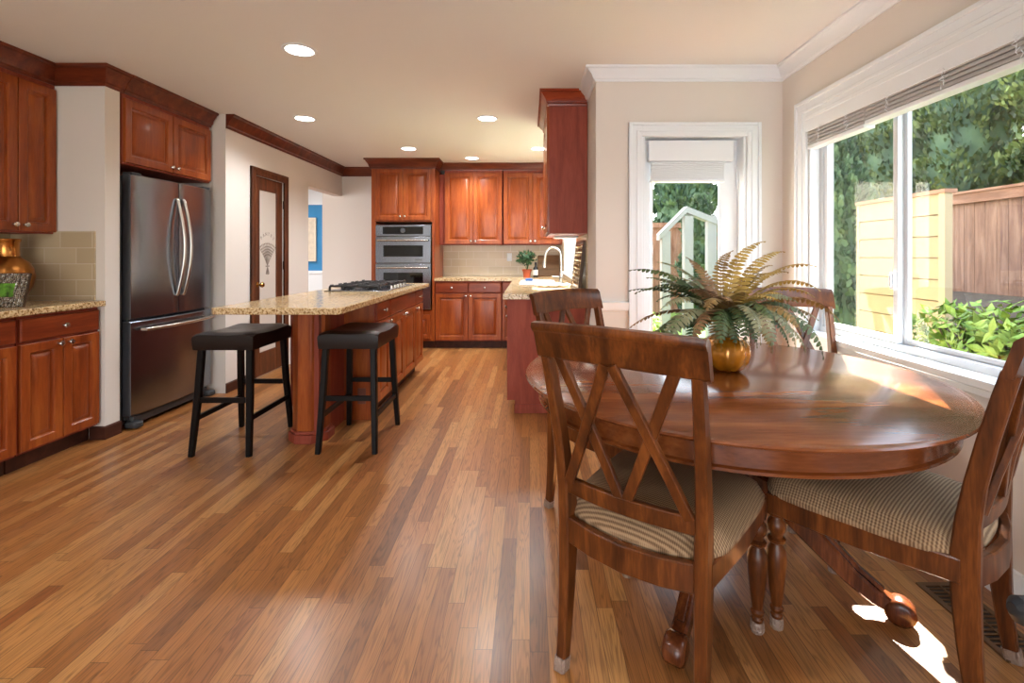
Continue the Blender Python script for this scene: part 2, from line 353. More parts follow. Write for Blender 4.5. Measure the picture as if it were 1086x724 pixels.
# local: x -> world -Y, -y -> world -X (into the room)
lx = lambda y: -y
casing(MB(), -V1-.11, -V0+.11, .70, 2.15, .11).build('casing', WHITE, wd, bevel=.003)
MB().box(-V1-.12, -V0+.12, -.045, .0, .70, .7295).box(-V1-.1, -V0+.1, -.018, 0, .60, .70).build('window_apron', WHITE, wd, bevel=.004)
MB().box(-V1, -V1+.02, 0, .12, VZ0-.02, VZ1).box(-V0-.02, -V0, 0, .12, VZ0-.02, VZ1).box(-V1, -V0, 0, .12, VZ1-.02, VZ1).box(-V1, -V0, -.05, .12, VZ0-.03, VZ0).build('window_sill', WHITE, wd, bevel=.003)
fm = MB().frame(-V1+.02, -V0-.02, VZ0, VZ1-.02, .032, .055, .12)
fm.build('window_frame', VINYL, wd)
MB().box(-2.345, -2.301, .089, .12, VZ0+.033, VZ1-.053).build('mullion', VINYL, wd)
MB().frame(-V1+.055, -2.30, VZ0+.033, VZ1-.055, .03, .062, .088).build('sliding_sash', VINYL, wd, bevel=.003)
MB().frame(-2.30, -V0-.055, VZ0+.033, VZ1-.055, .022, .092, .114).build('fixed_sash', VINYL, wd, bevel=.003)
MB().box(-V1+.08, -2.325, .073, .077, VZ0+.06, VZ1-.08).build('glass_pane', GLASS, wd)
MB().box(-2.285, -V0-.07, .101, .105, VZ0+.05, VZ1-.07).build('glass_pane', GLASS, wd)
MB().box(-2.328, -2.306, .045, .062, 1.05, 1.13).box(-2.322, -2.312, .035, .045, 1.06, 1.12).build('window_latch', WHITE, wd, bevel=.002)
MB().box(-V1+.005, -V0-.005, -.02, .012, 1.95, 2.045).box(-V1+.005, -V0-.005, -.024, .012, 2.02, 2.045).build('blind_valance', WHITE, wd, bevel=.003)
BLND = mat('blind_slat_white', (188, 187, 186), .6)
for a, b, zz in ((-V1+.02, -2.42, 1.845), (-2.41, -V0-.03, 1.86)):
    mb = MB()
    for i in range(10):
        o = .004*((i % 2)*2-1); mb.box(a, b, -.012+o, .035+o, zz+.025+i*.0098, zz+.0325+i*.0098)
    sl = mb.build('blind_slats', BLND, wd)
    MB().box(a-.003, b+.003, -.018, .04, zz, zz+.022).build('blind_rail', WHITE, wd, bevel=.004)
    cd = MB(); k = max(2, int((b-a)/.3))
    for j in range(k):
        x = a+(b-a)*(j+.5)/k
        for q in range(6):
            cd.tube([(x+random.uniform(-.012, .012), -.02, zz+.02+q*.015), (x+random.uniform(-.022, .022), -.028, zz+.03+q*.015), (x+random.uniform(-.012, .012), -.02, zz+.045+q*.015)], .0016, 5)
    cd.build('blind_cord', WHITE, wd)

# kitchen window (window_2)
kw = bpy.data.objects.new('window_2', None); COL.objects.link(kw); kw.location = (XK, 0, 0); kw.rotation_euler = (0, 0, -PI/2); kw['kind'] = 'structure'
MB().frame(-W1, -W0, WZ0, WZ1, .035, .03, .11).box(-5.4, -5.36, .04, .1, WZ0, WZ1).build('window_frame', VINYL, kw)
MB().box(-W1+.03, -W0-.03, .07, .075, WZ0+.03, WZ1-.03).build('glass_pane', GLASS, kw)
MB().box(-W1-.02, -W0+.02, -.03, .03, WZ0-.025, WZ0+.003).build('window_sill', WHITE, kw, bevel=.003)

# pantry door (door_2)
pd = bpy.data.objects.new('door_2', None); COL.objects.link(pd); pd.location = (XW, 0, 0); pd.rotation_euler = (0, 0, PI/2); pd['kind'] = 'structure'
cm = MB()
for a, b, t in ((0, .075, .016), (.0, .02, .024), (.06, .075, .02)):
    cm.box(4.63+a, 4.63+b, -t, 0, 0, 2.065-a).box(5.33-b, 5.33-a, -t, 0, 0, 2.065-a).box(4.63+b, 5.33-b, -t, 0, 2.065-b, 2.065-a)
cm.build('casing', DOORW, pd, bevel=.002)
MB().box(4.705, 4.82, 0.01, .045, .01, 1.99).box(5.14, 5.26, .01, .045, .01, 1.99).box(4.82, 5.14, .01, .045, .01, .24).box(4.82, 5.14, .01, .045, 1.86, 1.99).build('door_slab', DOORW, pd, bevel=.004)
MB().box(4.815, 5.145, .022, .03, .235, 1.865).build('frosted_glass', mat('frosted_glass', (206, 198, 188), .35, bump=.1, bscale=300), pd)
MB().lathe([(0, .0), (.026, 0), (.026, -.008), (.010, -.012), (.010, -.035), (.024, -.042), (.028, -.055), (.02, -.068), (0, -.07)][::1], 16, (4.765, .01, .92), 'Y').build('door_knob', GOLD, pd)
for z in (.3, 1.1, 1.75): MB().tube([(5.262, .0, z-.045), (5.262, .0, z+.045)], .008).box(5.262, 5.29, -.002, .006, z-.045, z+.045).build('hinge', mat('dark_bronze', (40, 28, 20), .4, .8), pd)
ETCH = mat('etched_dark', (138, 126, 116), .6)
def text_mesh(txt, size):
    c = bpy.data.curves.new('lettering', 'FONT'); c.body = txt; c.size = size; c.align_x = 'CENTER'; c.extrude = .0006
    o = bpy.data.objects.new('lettering', c); COL.objects.link(o)
    bpy.context.view_layer.update()
    me = bpy.data.meshes.new_from_object(o.evaluated_get(bpy.context.evaluated_depsgraph_get()))
    V = [v.co.copy() for v in me.vertices]; F = [tuple(p.vertices) for p in me.polygons]
    bpy.data.objects.remove(o); bpy.data.curves.remove(c); bpy.data.meshes.remove(me)
    return V, F
lt = MB()
for i, ch in enumerate('PANTRY'):
    a = (i-2.5)*.30; V, F = text_mesh(ch, .05); cx, cz = 4.98+.15*math.sin(a), 1.26+.15*math.cos(a)
    V = [(cx+v.x*math.cos(-a)-v.y*math.sin(-a), .0215-v.z, cz+v.x*math.sin(-a)+v.y*math.cos(-a)) for v in V]
    lt.add(V, F)
lt.build('lettering', ETCH, pd, smooth=0)
wh = MB(); rw = random.Random(3)
for i in range(13):
    a = (i-6)*.1; pts = [(4.98+math.sin(a)*t*.2*(1+.3*t), .0205, 1.10+t*.22*math.cos(a)) for t in (0, .33, .66, 1)]
    wh.tube(pts, .0018, 5)
    for t in (.5, .62, .74, .86, 1.0):
        x = 4.98+math.sin(a)*t*.2*(1+.3*t); z = 1.10+t*.22*math.cos(a)
        for sg in (-1, 1): wh.tube([(x, .0205, z), (x+sg*.011, .0205, z+.018)], [.0035, .001], 5)
for i in range(7):
    a = (i-3)*.14; wh.tube([(4.98, .0205, 1.10), (4.98+math.sin(a)*.08, .0205, 1.10-.09*math.cos(a))], .002, 5)
wh.box(4.945, 5.015, .019, .0215, 1.092, 1.104)
wh.build('etched_wheat_sheaf', ETCH, pd)

# ------------------------------------------------------------------ cabinetry
def knob(x, z, y=-.02, parent=None):
    return MB().lathe([(0, y), (.008, y), (.006, y-.012), (.013, y-.016), (.016, y-.022), (.013, y-.029), (0, y-.031)], 14, (x, 0, z), 'Y').build('knob', NICK, parent)
def panel_mb(x0, x1, z0, z1, st=.055, th=.02, raised=True):
    mb = MB()
    L = [(0, 0), (0, -th+.003), (.003, -th), (st-.006, -th), (st, -th+.004)]
    if raised: L += [(st+.003, -th+.013), (st+.013, -th+.014), (st+.036, -th+.002), (st+.040, -th+.001)]
    R = [[(x0+i, y, z0+i), (x1-i, y, z0+i), (x1-i, y, z1-i), (x0+i, y, z1-i)] for i, y in L]
    return mb.rings(R)
def door(x0, x1, z0, z1, parent, kx=None, kz=None, m=None, st=.055):
    d = panel_mb(x0, x1, z0, z1, min(st, (x1-x0)*.24)).build('door', m or CAB, parent, smooth=20)
    if kx is not None: knob(kx, kz, parent=d)
    return d
def drawer(x0, x1, z0, z1, parent, m=None, kn=True, name='drawer'):
    mb = MB(); L = [(0, 0), (0, -.014), (.004, -.018), (.008, -.02)]
    mb.rings([[(x0+i, y, z0+i), (x1-i, y, z0+i), (x1-i, y, z1-i), (x0+i, y, z1-i)] for i, y in L])
    d = mb.build(name, m or CABH, parent, smooth=20)
    if kn: knob((x0+x1)/2, (z0+z1)/2, parent=d)
    return d
def base_unit(label, loc, rz, wdt, ndoors=2, depth=.58, group=None, drawers=1, zt=.875, m=None, toe=True):
    t = thing('base_cabinet', label, 'cabinet', loc, rz, group)
    MB().box(.0, wdt, 0, depth, .10, zt).build('body', CABD if m is None else m, t)
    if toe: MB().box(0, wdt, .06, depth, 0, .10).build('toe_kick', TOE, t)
    g = .006
    dw = (wdt-g*(drawers+1))/max(1, drawers)
    for i in range(drawers): drawer(g+i*(dw+g), g+i*(dw+g)+dw, .725, .855, t)
    dw = (wdt-g*(ndoors+1))/ndoors
    for i in range(ndoors):
        x0 = g+i*(dw+g); x1 = x0+dw
        kx = (x1-.028) if (i % 2 == 0 and ndoors > 1) else x0+.028
        door(x0, x1, .115, .712, t, kx, .685)
    return t
def wall_unit(label, loc, rz, wdt, z0, z1, ndoors=2, depth=.33, crown=None, group=None, open_bottom=False):
    t = thing('wall_cabinet', label, 'cabinet', loc, rz, group)
    MB().box(0, wdt, 0, depth, z0, z1+.03).build('body', CABD, t)
    g = .006; dw = (wdt-g*(ndoors+1))/ndoors
    for i in range(ndoors):
        x0 = g+i*(dw+g); x1 = x0+dw; kx = (x1-.028) if (i % 2 == 0 and ndoors > 1) else x0+.028
        door(x0, x1, z0+.012, z1-.03, t, kx, z0+.05)
    return t
# left run (faces +X)
RL = PI/2
base_unit('cherry base cabinet with one wide drawer, beside the white pillar', (-2.84, 2.685, 0), RL, .505)
base_unit('cherry base cabinet cut by the left edge of the photo', (-2.84, 2.165, 0), RL, .51)
wall_unit('cherry wall cabinet above the brass vase, at the far left', (-3.13, 2.71, 0), RL, .487, 1.35, CEIL-.125, depth=.288)
wall_unit('cherry wall cabinet, nearest of the left run', (-3.13, 2.2, 0), RL, .5, 1.35, CEIL-.125, depth=.288)
struct('trim_9', MB().sweep(CP, [(-3.13, 2.2), (-3.13, YP)], 1), CROWN)
o = MB().box(XL, -2.79, 2.14, YP-.002, .876, .914).build('countertop', GRAN, bevel=.006); tag(o, 'speckled beige granite countertop over the left cabinets, under the brass vase', 'countertop')
struct('trim_10', MB().box(XL+.0, -2.86, YP-.012, YP, .916, 1.37).box(XL, XL+.01, 2.2, YP-.012, .916, 1.36), TILE)
# fridge cabinet
fc = wall_unit('cherry cabinet above the stainless refrigerator', (-2.80, 3.335, 0), RL, .905, 1.84, CEIL-.125, depth=.58)
struct('trim_11', MB().sweep(CP, [(-2.80+.005, 3.335), (-2.795, 4.245)], 1), CROWN)
# refrigerator
fr = thing('refrigerator', 'stainless french door refrigerator with bottom freezer drawer', 'refrigerator', (-2.76, 3.36, 0), RL)
MB().box(0, .84, .07, .62, .03, 1.765).box(.02, .82, .04, .07, .06, 1.75).build('body', DKGREY, fr, bevel=.004)
def fdoor(x0, x1, z0, z1, name):
    mb = MB(); n = 12; R = []
    for i in range(n+1):
        x = x0+(x1-x0)*i/n; u = (x-.42)/.42; y = -.005-.028*(1-u*u)
        if i in (0, n): y += .006
        R.append([(x, .06, z0), (x, y+.008, z0), (x, y, z0+.008), (x, y, z1-.008), (x, y+.008, z1), (x, .06, z1)])
    return mb.rings(R).build(name, STEEL, fr, smooth=30)
f1 = fdoor(0, .417, .765, 1.775, 'door'); f2 = fdoor(.423, .84, .765, 1.775, 'door'); f3 = fdoor(0, .84, .095, .75, 'freezer_drawer')
for f, x in ((f1, .385), (f2, .455)):
    pts = [(x, -.035, .905)] + [(x+(.0), -.045-.055*math.sin(PI*t/10), .92+.71*t/10) for t in range(11)] + [(x, -.035, 1.645)]
    MB().tube(pts, .0125, 12).build('handle', NICK, f)
pts = [(.06, -.03, .69)]+[(.06+.72*t/10, -.06-.035*math.sin(PI*t/10), .69) for t in range(11)]+[(.78, -.03, .69)]
MB().tube(pts, .0125, 12).build('handle', NICK, f3)
MB().box(.03, .81, .01, .06, .025, .085).build('bottom_grille', DKGREY, fr, bevel=.01)
for x in (.0, .78): MB().prism([(x, .05), (x, -.02), (x+.02, -.04), (x+.06, -.04), (x+.075, -.02), (x+.075, .05)], .008, .05).build('foot', DKGREY, fr, bevel=.01)
for x in (.01, .75): MB().box(x, x+.08, .0, .07, 1.776, 1.79).build('hinge_cover', DKGREY, fr, bevel=.004)

# back run: tall oven cabinet
YF = 6.28
oc = thing('oven_cabinet', 'tall cherry cabinet holding the double wall oven', 'cabinet', (-2.05, YF, 0), 0)
MB().box(0, .055, 0, .61, .10, CEIL-.1).box(.785, .82, 0, .61, .10, CEIL-.1).box(.055, .785, 0, .61, 1.64, CEIL-.1).box(.055, .785, 0, .61, .10, .50).box(.055, .785, .55, .61, .5, 1.64).build('body', CAB, oc, bevel=.001)
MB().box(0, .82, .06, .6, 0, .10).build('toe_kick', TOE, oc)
door(.05, .408, 1.66, 2.315, oc, .38, 1.71); door(.413, .77, 1.66, 2.315, oc, .441, 1.71)
d = panel_mb(.05, .77, .13, .44).build('drawer', CAB, oc, smooth=20); knob(.41, .29, parent=d)
MB().sweep(CP, [(0, .3), (0, -.012), (.82, -.012), (.82, .3)], 1).build('crown', CROWN, oc)
ov = thing('double_wall_oven', 'stainless double wall oven with black windows in the tall cabinet', 'oven', (-1.985, YF, 0), 0)
MB().box(.01, .7, -.005, .5, .51, 1.6).build('body', STEELD, ov)
MB().box(0, .71, -.03, -.005, 1.455, 1.60).build('control_panel', STEEL, ov, bevel=.004)
s_ = MB().box(.09, .61, -.033, -.03, 1.48, 1.575).build('display', BGLASS, ov)
MB().lathe([(0, -.033), (.032, -.033), (.032, -.036), (0, -.036)], 20, (.35, 0, 1.527), 'Y').build('dial', mat('display_grey', (70, 74, 78), .3), s_)
for z0, z1 in ((1.11, 1.445), (.51, 1.095)):
    dd = MB().box(0, .71, -.035, -.005, z0, z1).build('oven_door', STEEL, ov, bevel=.005)
    MB().box(.1, .61, -.038, -.035, z0+(.08 if z0 > 1 else .15), z1-.11).build('door_window', BGLASS, dd)
    MB().tube([(.05, -.035, z1-.045), (.05, -.075, z1-.045)], .008, 8).tube([(.66, -.035, z1-.045), (.66, -.075, z1-.045)], .008, 8).tube([(.03, -.078, z1-.045), (.68, -.078, z1-.045)], .012, 12).build('handle', NICK, dd)
    if z0 > 1: MB().box(.51, .6, -.0365, -.034, z0+.03, z0+.05).build('nameplate', STEELD, dd)
# uppers on the back wall
ub = 6.57
for x, lb in ((-1.155, 'cherry wall cabinet on the back wall, next to the oven cabinet'), (-.36, 'cherry wall cabinet on the back wall, above the potted plant')):
    wall_unit(lb, (x, ub, 0), 0, .78 if x < -1 else .795, 1.35, CEIL-.1, depth=.32)
tag(MB().box(-1.226, -1.157, ub+.01, YB-.001, 1.35, 2.30).build('filler_panel', CABD), 'narrow cherry filler strip between the oven cabinet and the back wall cabinets', 'panel')
struct('trim_12', MB().sweep(crown_prof(.1, .06), [(-1.225, ub), (.437, ub)], 1), CROWN)
base_unit('cherry base cabinet with two drawers, on the back wall right of the ovens', (-1.225, YF, 0), 0, .86, 2, drawers=2)
base_unit('narrow cherry base cabinet in the far corner by the sink run', (-.36, YF, 0), 0, .17, 1, drawers=1, depth=.55)
# sink run (faces -X)
for i, y in enumerate((4.2, 4.7, 5.6)):
    base_unit(['nearest cherry base cabinet of the sink run', 'cherry base cabinet in the middle of the sink run', 'cherry base cabinet of the sink run, below the sink'][i],
              (-.155, (4.2, 5.1, 6.2)[i], 0), -PI/2, (.45, .88, 1.08)[i], (1, 2, 2)[i], drawers=(1, 2, 2)[i], depth=.58, zt=.7 if i else .875)
pn = thing('end_panel', 'plain red-brown wooden end panel of the sink counter, behind the dining chair', 'panel', (0, 3.73, 0), 0)
MB().box(-.175, .438, 0, .018, .10, .875).box(-.115, .438, 0, .018, 0, .10).build('panel', CABD, pn)
MB().box(-.12, .438, -.012, 0, 0, .07).build('base_moulding', CABD, pn, bevel=.003)
SX0, SX1, SY0, SY1 = -.09, .26, 4.85, 5.65
ct = MB().box(-.205, SX0, 3.69, YB-.001, .876, .914).box(SX1, XK-.001, 3.69, YB-.001, .876, .914).box(SX0, SX1, 3.69, SY0, .876, .914).box(SX0, SX1, SY1, YB-.001, .876, .914).box(-1.228, -.205, YF-.035, YB-.001, .876, .914)
tag(ct.build('countertop', GRAN), 'L shaped granite countertop around the sink and along the back wall', 'countertop')
struct('trim_13', MB().box(-1.228, XK-.01, YB-.01, YB, .916, 1.35).box(XK-.01, XK, 3.69, W0-.02, .916, 1.38).box(XK-.01, XK, W1+.02, YB, .916, 1.38).box(XK-.01, XK, W0-.02, W1+.02, .916, WZ0-.03), TILE)
sk = thing('sink', 'white sink set into the granite counter under the kitchen window', 'sink', (0, 0, .912), 0)
PORC = mat('porcelain_white', (236, 236, 234), .15)
MB().frame(SX0-.012, SX1+.012, 0, .8, .0, 0, 0) if 0 else None
b_ = MB()
b_.box(SX0, SX0+.012, SY0, SY1, -.2, .004).box(SX1-.012, SX1, SY0, SY1, -.2, .004).box(SX0+.012, SX1-.012, SY0, SY0+.012, -.2, .004).box(SX0+.012, SX1-.012, SY1-.012, SY1, -.2, .004).box(SX0, SX1, SY0, SY1, -.21, -.2)
b_.build('basin', PORC, sk, bevel=.003)
b_ = MB().box(SX0-.02, SX0+.004, SY0-.02, SY1+.02, .0025, .01).box(SX1-.004, SX1+.02, SY0-.02, SY1+.02, .0025, .01).box(SX0, SX1, SY0-.02, SY0+.004, .0025, .01).box(SX0, SX1, SY1-.004, SY1+.02, .0025, .01)
b_.build('rim', PORC, sk, bevel=.003)
sp = tag(MB().box(-.05, .03, 5.35, 5.45, .925, .95).build('sponge', mat('blue_sponge', (50, 92, 150), .9, noise=.3, nscale=60), bevel=.008), 'small blue sponge at the left side of the sink', 'sponge')
fa = thing('faucet', 'tall brushed gooseneck kitchen faucet standing behind the sink', 'faucet', (.33, 5.15, .914), 0)
MB().lathe([(0, 0), (.03, 0), (.03, .008), (.02, .014), (.019, .1), (.016, .11), (0, .11)], 20).build('base', NICK, fa)
pts = [(0, 0, .1), (0, 0, .28)]+[(-.085+.085*math.cos(a), 0, .28+.1*math.sin(a)) for a in [PI*i/12 for i in range(1, 13)]]+[(-.172, 0, .25)]
MB().tube(pts, .0125, 12).build('spout', NICK, fa)
MB().tube([(-.172, 0, .255), (-.175, 0, .23), (-.18, 0, .19), (-.182, 0, .165)], [.014, .018, .02, .019], 14).build('spray_head', NICK, fa)
MB().tube([(0, -.015, .06), (-.03, -.05, .07), (-.1, -.06, .075)], [.009, .008, .006], 10).build('lever', NICK, fa)
tw = MB(); nx, ny = 12, 8; R = []
for j in range(ny+1): R.append([(.06+.30*i/nx+.02*math.sin(j), 4.45+.22*j/ny, .935+.006*math.sin(i*1.7+j)+.004*math.sin(j*2.3)) for i in range(nx+1)])
vs = [p for r in R for p in r]; fs = [(j*(nx+1)+i, j*(nx+1)+i+1, (j+1)*(nx+1)+i+1, (j+1)*(nx+1)+i) for j in range(ny) for i in range(nx)]
tw.add(vs, fs); o = tw.build('dish_towel', mat('white_cotton', (235, 234, 230), .9, bump=.3, bscale=300)); o.location = (0, 0, .003)
sm = o.modifiers.new('solid', 'SOLIDIFY'); sm.thickness = .015; sm.offset = -1
tag(o, 'folded white dish towel lying on the counter before the sink', 'towel')
# upper cabinet over the peninsula (faces -X)
uc = thing('wall_cabinet', 'tall red cherry wall cabinet hanging at the end of the sink wall', 'cabinet', (.148, 4.56, 0), -PI/2)
MB().box(0, .88, 0, .288, 1.375, CEIL-.03).build('body', CABD, uc)
door(.006, .437, 1.385, 2.34, uc, .41, 1.44); door(.443, .874, 1.385, 2.34, uc, .47, 1.44)
MB().sweep(crown_prof(.11, .075), [(0, .286), (0, 0), (.88, 0), (.88, .286)], 1).build('crown', wood('cherry_crown_bright', (110, 40, 20), (140, 56, 28), (160, 72, 38), 'Y', .3, .3), uc)
MB().box(.2, .45, .06, .26, 1.358, 1.374).build('under_cabinet_light', WHITE, uc, bevel=.003)

# things on the back counters
pp = thing('potted_plant', 'small leafy green plant in a terracotta pot by the sink corner', 'plant', (-.04, 6.5, .914), 0)
MB().lathe([(0, 0), (.045, 0), (.055, .08), (.063, .082), (.065, .105), (.057, .107), (.053, .09), (0, .09)], 20).build('pot', mat('terracotta', (176, 84, 48), .8, noise=.15), pp)
LEAFD = mat('dark_leaf', (44, 78, 42), .5, noise=.4, nscale=15)
def leafy(n, c, r, ls, seed=1, flat=.9):
    rn = random.Random(seed); mb = MB()
    for i in range(n):
        d = Vector((rn.gauss(0, 1), rn.gauss(0, 1), rn.gauss(0, 1))).normalized(); p = Vector(c)+Vector((d.x*r[0], d.y*r[1], d.z*r[2]))*rn.random()**.45
        a = Vector((rn.gauss(0, 1), rn.gauss(0, 1), rn.gauss(0, 1))).normalized(); b = a.cross(d).normalized() if a.cross(d).length > .01 else a.orthogonal()
        s = ls*rn.uniform(.6, 1.3); nrm = a.cross(b)
        mb.add([p-a*s, p-b*s*.45+nrm*s*.12, p+a*s, p+b*s*.45+nrm*s*.12], [(0, 1, 2), (0, 2, 3)])
    return mb
st_ = MB(); rn = random.Random(5)
for i in range(7): st_.tube([(0, 0, .09), (rn.uniform(-.03, .03), rn.uniform(-.03, .03), .17), (rn.uniform(-.09, .09), rn.uniform(-.06, .06), .27)], .003, 5)
st_.build('stems', LEAFD, pp); leafy(260, (-.01, 0, .26), (.15, .12, .11), .03, 11).build('leaves', LEAFD, pp)
bt = thing('soap_bottle', 'dark bottle with a white label between the terracotta pot and the board', 'bottle', (.075, 6.45, .914), 0)
MB().lathe([(0, 0), (.03, 0), (.032, .01), (.032, .12), (.012, .15), (.012, .18), (0, .18)], 18).build('body', mat('dark_glass', (30, 26, 24), .15), bt)
MB().lathe([(.0325, .03), (.0328, .03), (.0328, .1), (.0325, .1)], 18).build('label', mat('paper_label', (225, 222, 214), .7), bt)
MB().lathe([(0, .18), (.014, .18), (.014, .2), (0, .2)], 14).build('cap', BLACK, bt)
cb_ = MB().box(-.15, .15, -.01, .01, 0, .30).build('cutting_board', wood('brown_board', (96, 70, 44), (122, 90, 58), (140, 106, 70), 'X', .5, .1), bevel=.006)
cb_.location = (.262, 6.79, .916); cb_.rotation_euler = (math.radians(-14), 0, 0); tag(cb_, 'brown wooden board leaning against the backsplash beside the faucet', 'cutting board')
os_ = MB().box(-.035, .035, -.006, 0, -.057, .057).build('outlet_plate', WHITE, bevel=.003); os_.location = (-.29, YB-.0105, 1.18); tag(os_, 'white outlet plate on the back wall backsplash', 'outlet')
# pressed metal tray leaning on the sink wall
tr = thing('decorative_tray', 'embossed silver tray with a dark frame leaning on the backsplash at the sink counter end', 'tray', (.385, 4.10, .916), 0)
DKF = mat('dark_frame', (70, 50, 32), .4, .3); EMB = mat('embossed_silver', (150, 138, 122), .25, .9, bump=1, bscale=45)
X_ = Matrix.Rotation(math.radians(6), 4, 'Y')
MB().box(-.004, .004, -.30, .30, .03, .39).build('tray_face', EMB, tr, xf=X_)
MB().box(-.012, .012, -.32, -.30, 0, .41).box(-.012, .012, .30, .32, 0, .41).box(-.012, .012, -.30, .30, 0, .03).box(-.012, .012, -.30, .30, .39, .41).build('tray_frame', DKF, tr, xf=X_, bevel=.003)
sc_ = MB()
for i in range(5):
    for j in range(5):
        cy, cz = -.24+.12*i, .07+.068*j; sc_.tube([(-.008, cy+.026*math.cos(a)*(.35+a/9), cz+.026*math.sin(a)*(.35+a/9)) for a in [k*.7 for k in range(12)]], .0035, 5)
sc_.build('scroll_relief', mat('silver_relief', (190, 180, 165), .2, 1), tr, xf=X_)

# island
il = thing('kitchen_island', 'cherry kitchen island with granite top and overhanging breakfast end', 'kitchen island', (-1.145, 3.58, 0), RL)
# local x -> world +Y, local y -> world -X
MB().box(0, 1.54, 0, .62, .10, .876).build('body', CABD, il)
MB().box(0.02, 1.5, .06, .6, 0, .10).build('toe_kick', TOE, il)
MB().box(-.012, 0, .002, .24, 0, .876).build('end_pilaster', CAB, il, bevel=.002)
MB().box(-.018, -.012, .06, .12, .12, .235).build('outlet_plate', mat('brown_plate', (110, 60, 44), .4), il, bevel=.002)
MB().box(-.44, -.012, .22, .25, 0, .876).build('support_panel', CABD, il)
g = .006
drawer(.015, .33, .725, .855, il); drawer(.34, 1.2, .725, .855, il, kn=False, name='false_drawer_front'); drawer(1.21, 1.53, .725, .855, il)
for x0, x1, kx in ((.015, .33, .3), (.34, .765, .737), (.77, 1.2, .8), (1.21, 1.53, 1.24)): door(x0, x1, .115, .712, il, kx, .685)
# octagonal post
def octo(r, c): return [(c[0]+r*math.cos(PI/8+k*PI/4), c[1]+r*math.sin(PI/8+k*PI/4)) for k in range(8)]
pc = (-.34, .31)
MB().prism(octo(.115, pc), .07, .84).prism(octo(.13, pc), .84, .876).build('post', CAB, il, bevel=.002)
MB().prism(octo(.142, pc), 0, .055).prism(octo(.128, pc), .055, .075).build('post_base', CABD, il, bevel=.004)
ctop = MB().prism([(-.84, .0-.075+.02), (-.82, -.075), (1.57, -.075), (1.57, .665), (-.82, .665), (-.84, .645)], .876, .914)
ctop.build('countertop', GRAN, il, bevel=.005)
# cooktop on it
ck = thing('gas_cooktop', 'gas cooktop with black iron grates on the island', 'cooktop', (-1.42, 4.4, .914), 0)
MB().box(-.26, .26, -.44, .44, 0, .008).build('cooktop_plate', STEEL, ck, bevel=.003)
for cy in (-.29, 0, .29):
    gr = MB()
    for a in (-.22, -.08, .08, .18): gr.box(a-.006, a+.006, cy-.135, cy+.135, .034, .046)
    for a in (-.13, -.045, .045, .13): gr.box(-.225, .185, cy+a-.006, cy+a+.006, .034, .046)
    for a in (-.22, .18):
        for b2 in (-.13, .13): gr.box(a-.008, a+.008, cy+b2-.008, cy+b2+.008, .008, .036)
    for a in (-.22, -.02, .18):
        for b2 in (-.09, .09): gr.box(a-.005, a+.005, cy+b2-.03, cy+b2+.03, .044, .054)
    gr.build('grate', IRON, ck, bevel=.002)
for (x, y, r) in ((-.12, -.28, .04), (.1, -.28, .05), (-.02, 0, .06), (-.12, .28, .05), (.1, .28, .035)):
    MB().lathe([(0, .008), (r+.012, .008), (r+.012, .016), (r, .018), (r, .028), (0, .03)], 20, (x, y, 0)).build('burner', IRON, ck)
for i in range(5): MB().lathe([(0, .008), (.02, .008), (.017, .035), (0, .037)], 14, (.222, -.2+.1*i, 0)).build('control_knob', NICK, ck)

# bar stools
def make_stool(label, loc):
    t = thing('bar_stool', label, 'stool', loc, 0, None)
    # saddle seat, long side along Y
    nx, ny = 10, 14; hx, hy = .185, .235; TP = []; BT = []
    for j in range(ny+1):
        rt = []; 
        for i in range(nx+1):
            u, v = i/nx*2-1, j/ny*2-1
            ex = abs(u)**6; ey = abs(v)**8
            z = .735 + .012*u*u - .022*(ex+ey) - .006*(1-v*v) + .012*v*v
            for q in (-.5, 0, .5):
                for qq in (-.45, .45): z -= .007*math.exp(-((u-qq)**2+(v-q*1.2)**2)/.006)
            rt.append((u*hx, v*hy, z))
        TP.append(rt)
    mb = MB(); w_ = nx+1
    mb.add([p for r in TP for p in r], [(j*w_+i, j*w_+i+1, (j+1)*w_+i+1, (j+1)*w_+i) for j in range(ny) for i in range(nx)])
    per = [TP[0][i] for i in range(nx+1)]+[TP[j][nx] for j in range(1, ny+1)]+[TP[ny][i] for i in range(nx-1, -1, -1)]+[TP[j][0] for j in range(ny-1, 0, -1)]
    def sc(p, k, z): return (p[0]*k, p[1]*k, z)
    mb.rings([per, [sc(p, 1.012, p[2]-.012) for p in per], [sc(p, 1.0, .66) for p in per], [sc(p, .985, .635) for p in per]], caps=True)
    mb.build('seat', LEATH, t, smooth=50)
    for sx_ in (-1, 1):
        for sy_ in (-1, 1):
            MB().rect_sweep([(sx_*.148, sy_*.2, .64), (sx_*.158, sy_*.22, .35), (sx_*.172, sy_*.252, .04), (sx_*.174, sy_*.256, 0)], (1, 0, 0), [.038, .038, .032, .03], [.038, .038, .032, .03]).build('leg', STOOLW, t)
    for sy_ in (-1, 1): MB().rect_sweep([(-.157, sy_*.224, .33), (.157, sy_*.224, .33)], (0, 0, 1), .032, .018).build('stretcher', STOOLW, t)
    for sx_ in (-1, 1): MB().rect_sweep([(sx_*.165, -.232, .22), (sx_*.165, .232, .22)], (0, 0, 1), .032, .018).build('stretcher', STOOLW, t)
    return t
s1 = make_stool('dark leather saddle bar stool nearer the refrigerator', (-1.865, 3.18, 0))
s2 = copy_tree(s1); s2.location = (-1.12, 3.22, 0); s2['label'] = 'dark leather saddle bar stool at the right corner of the island end'

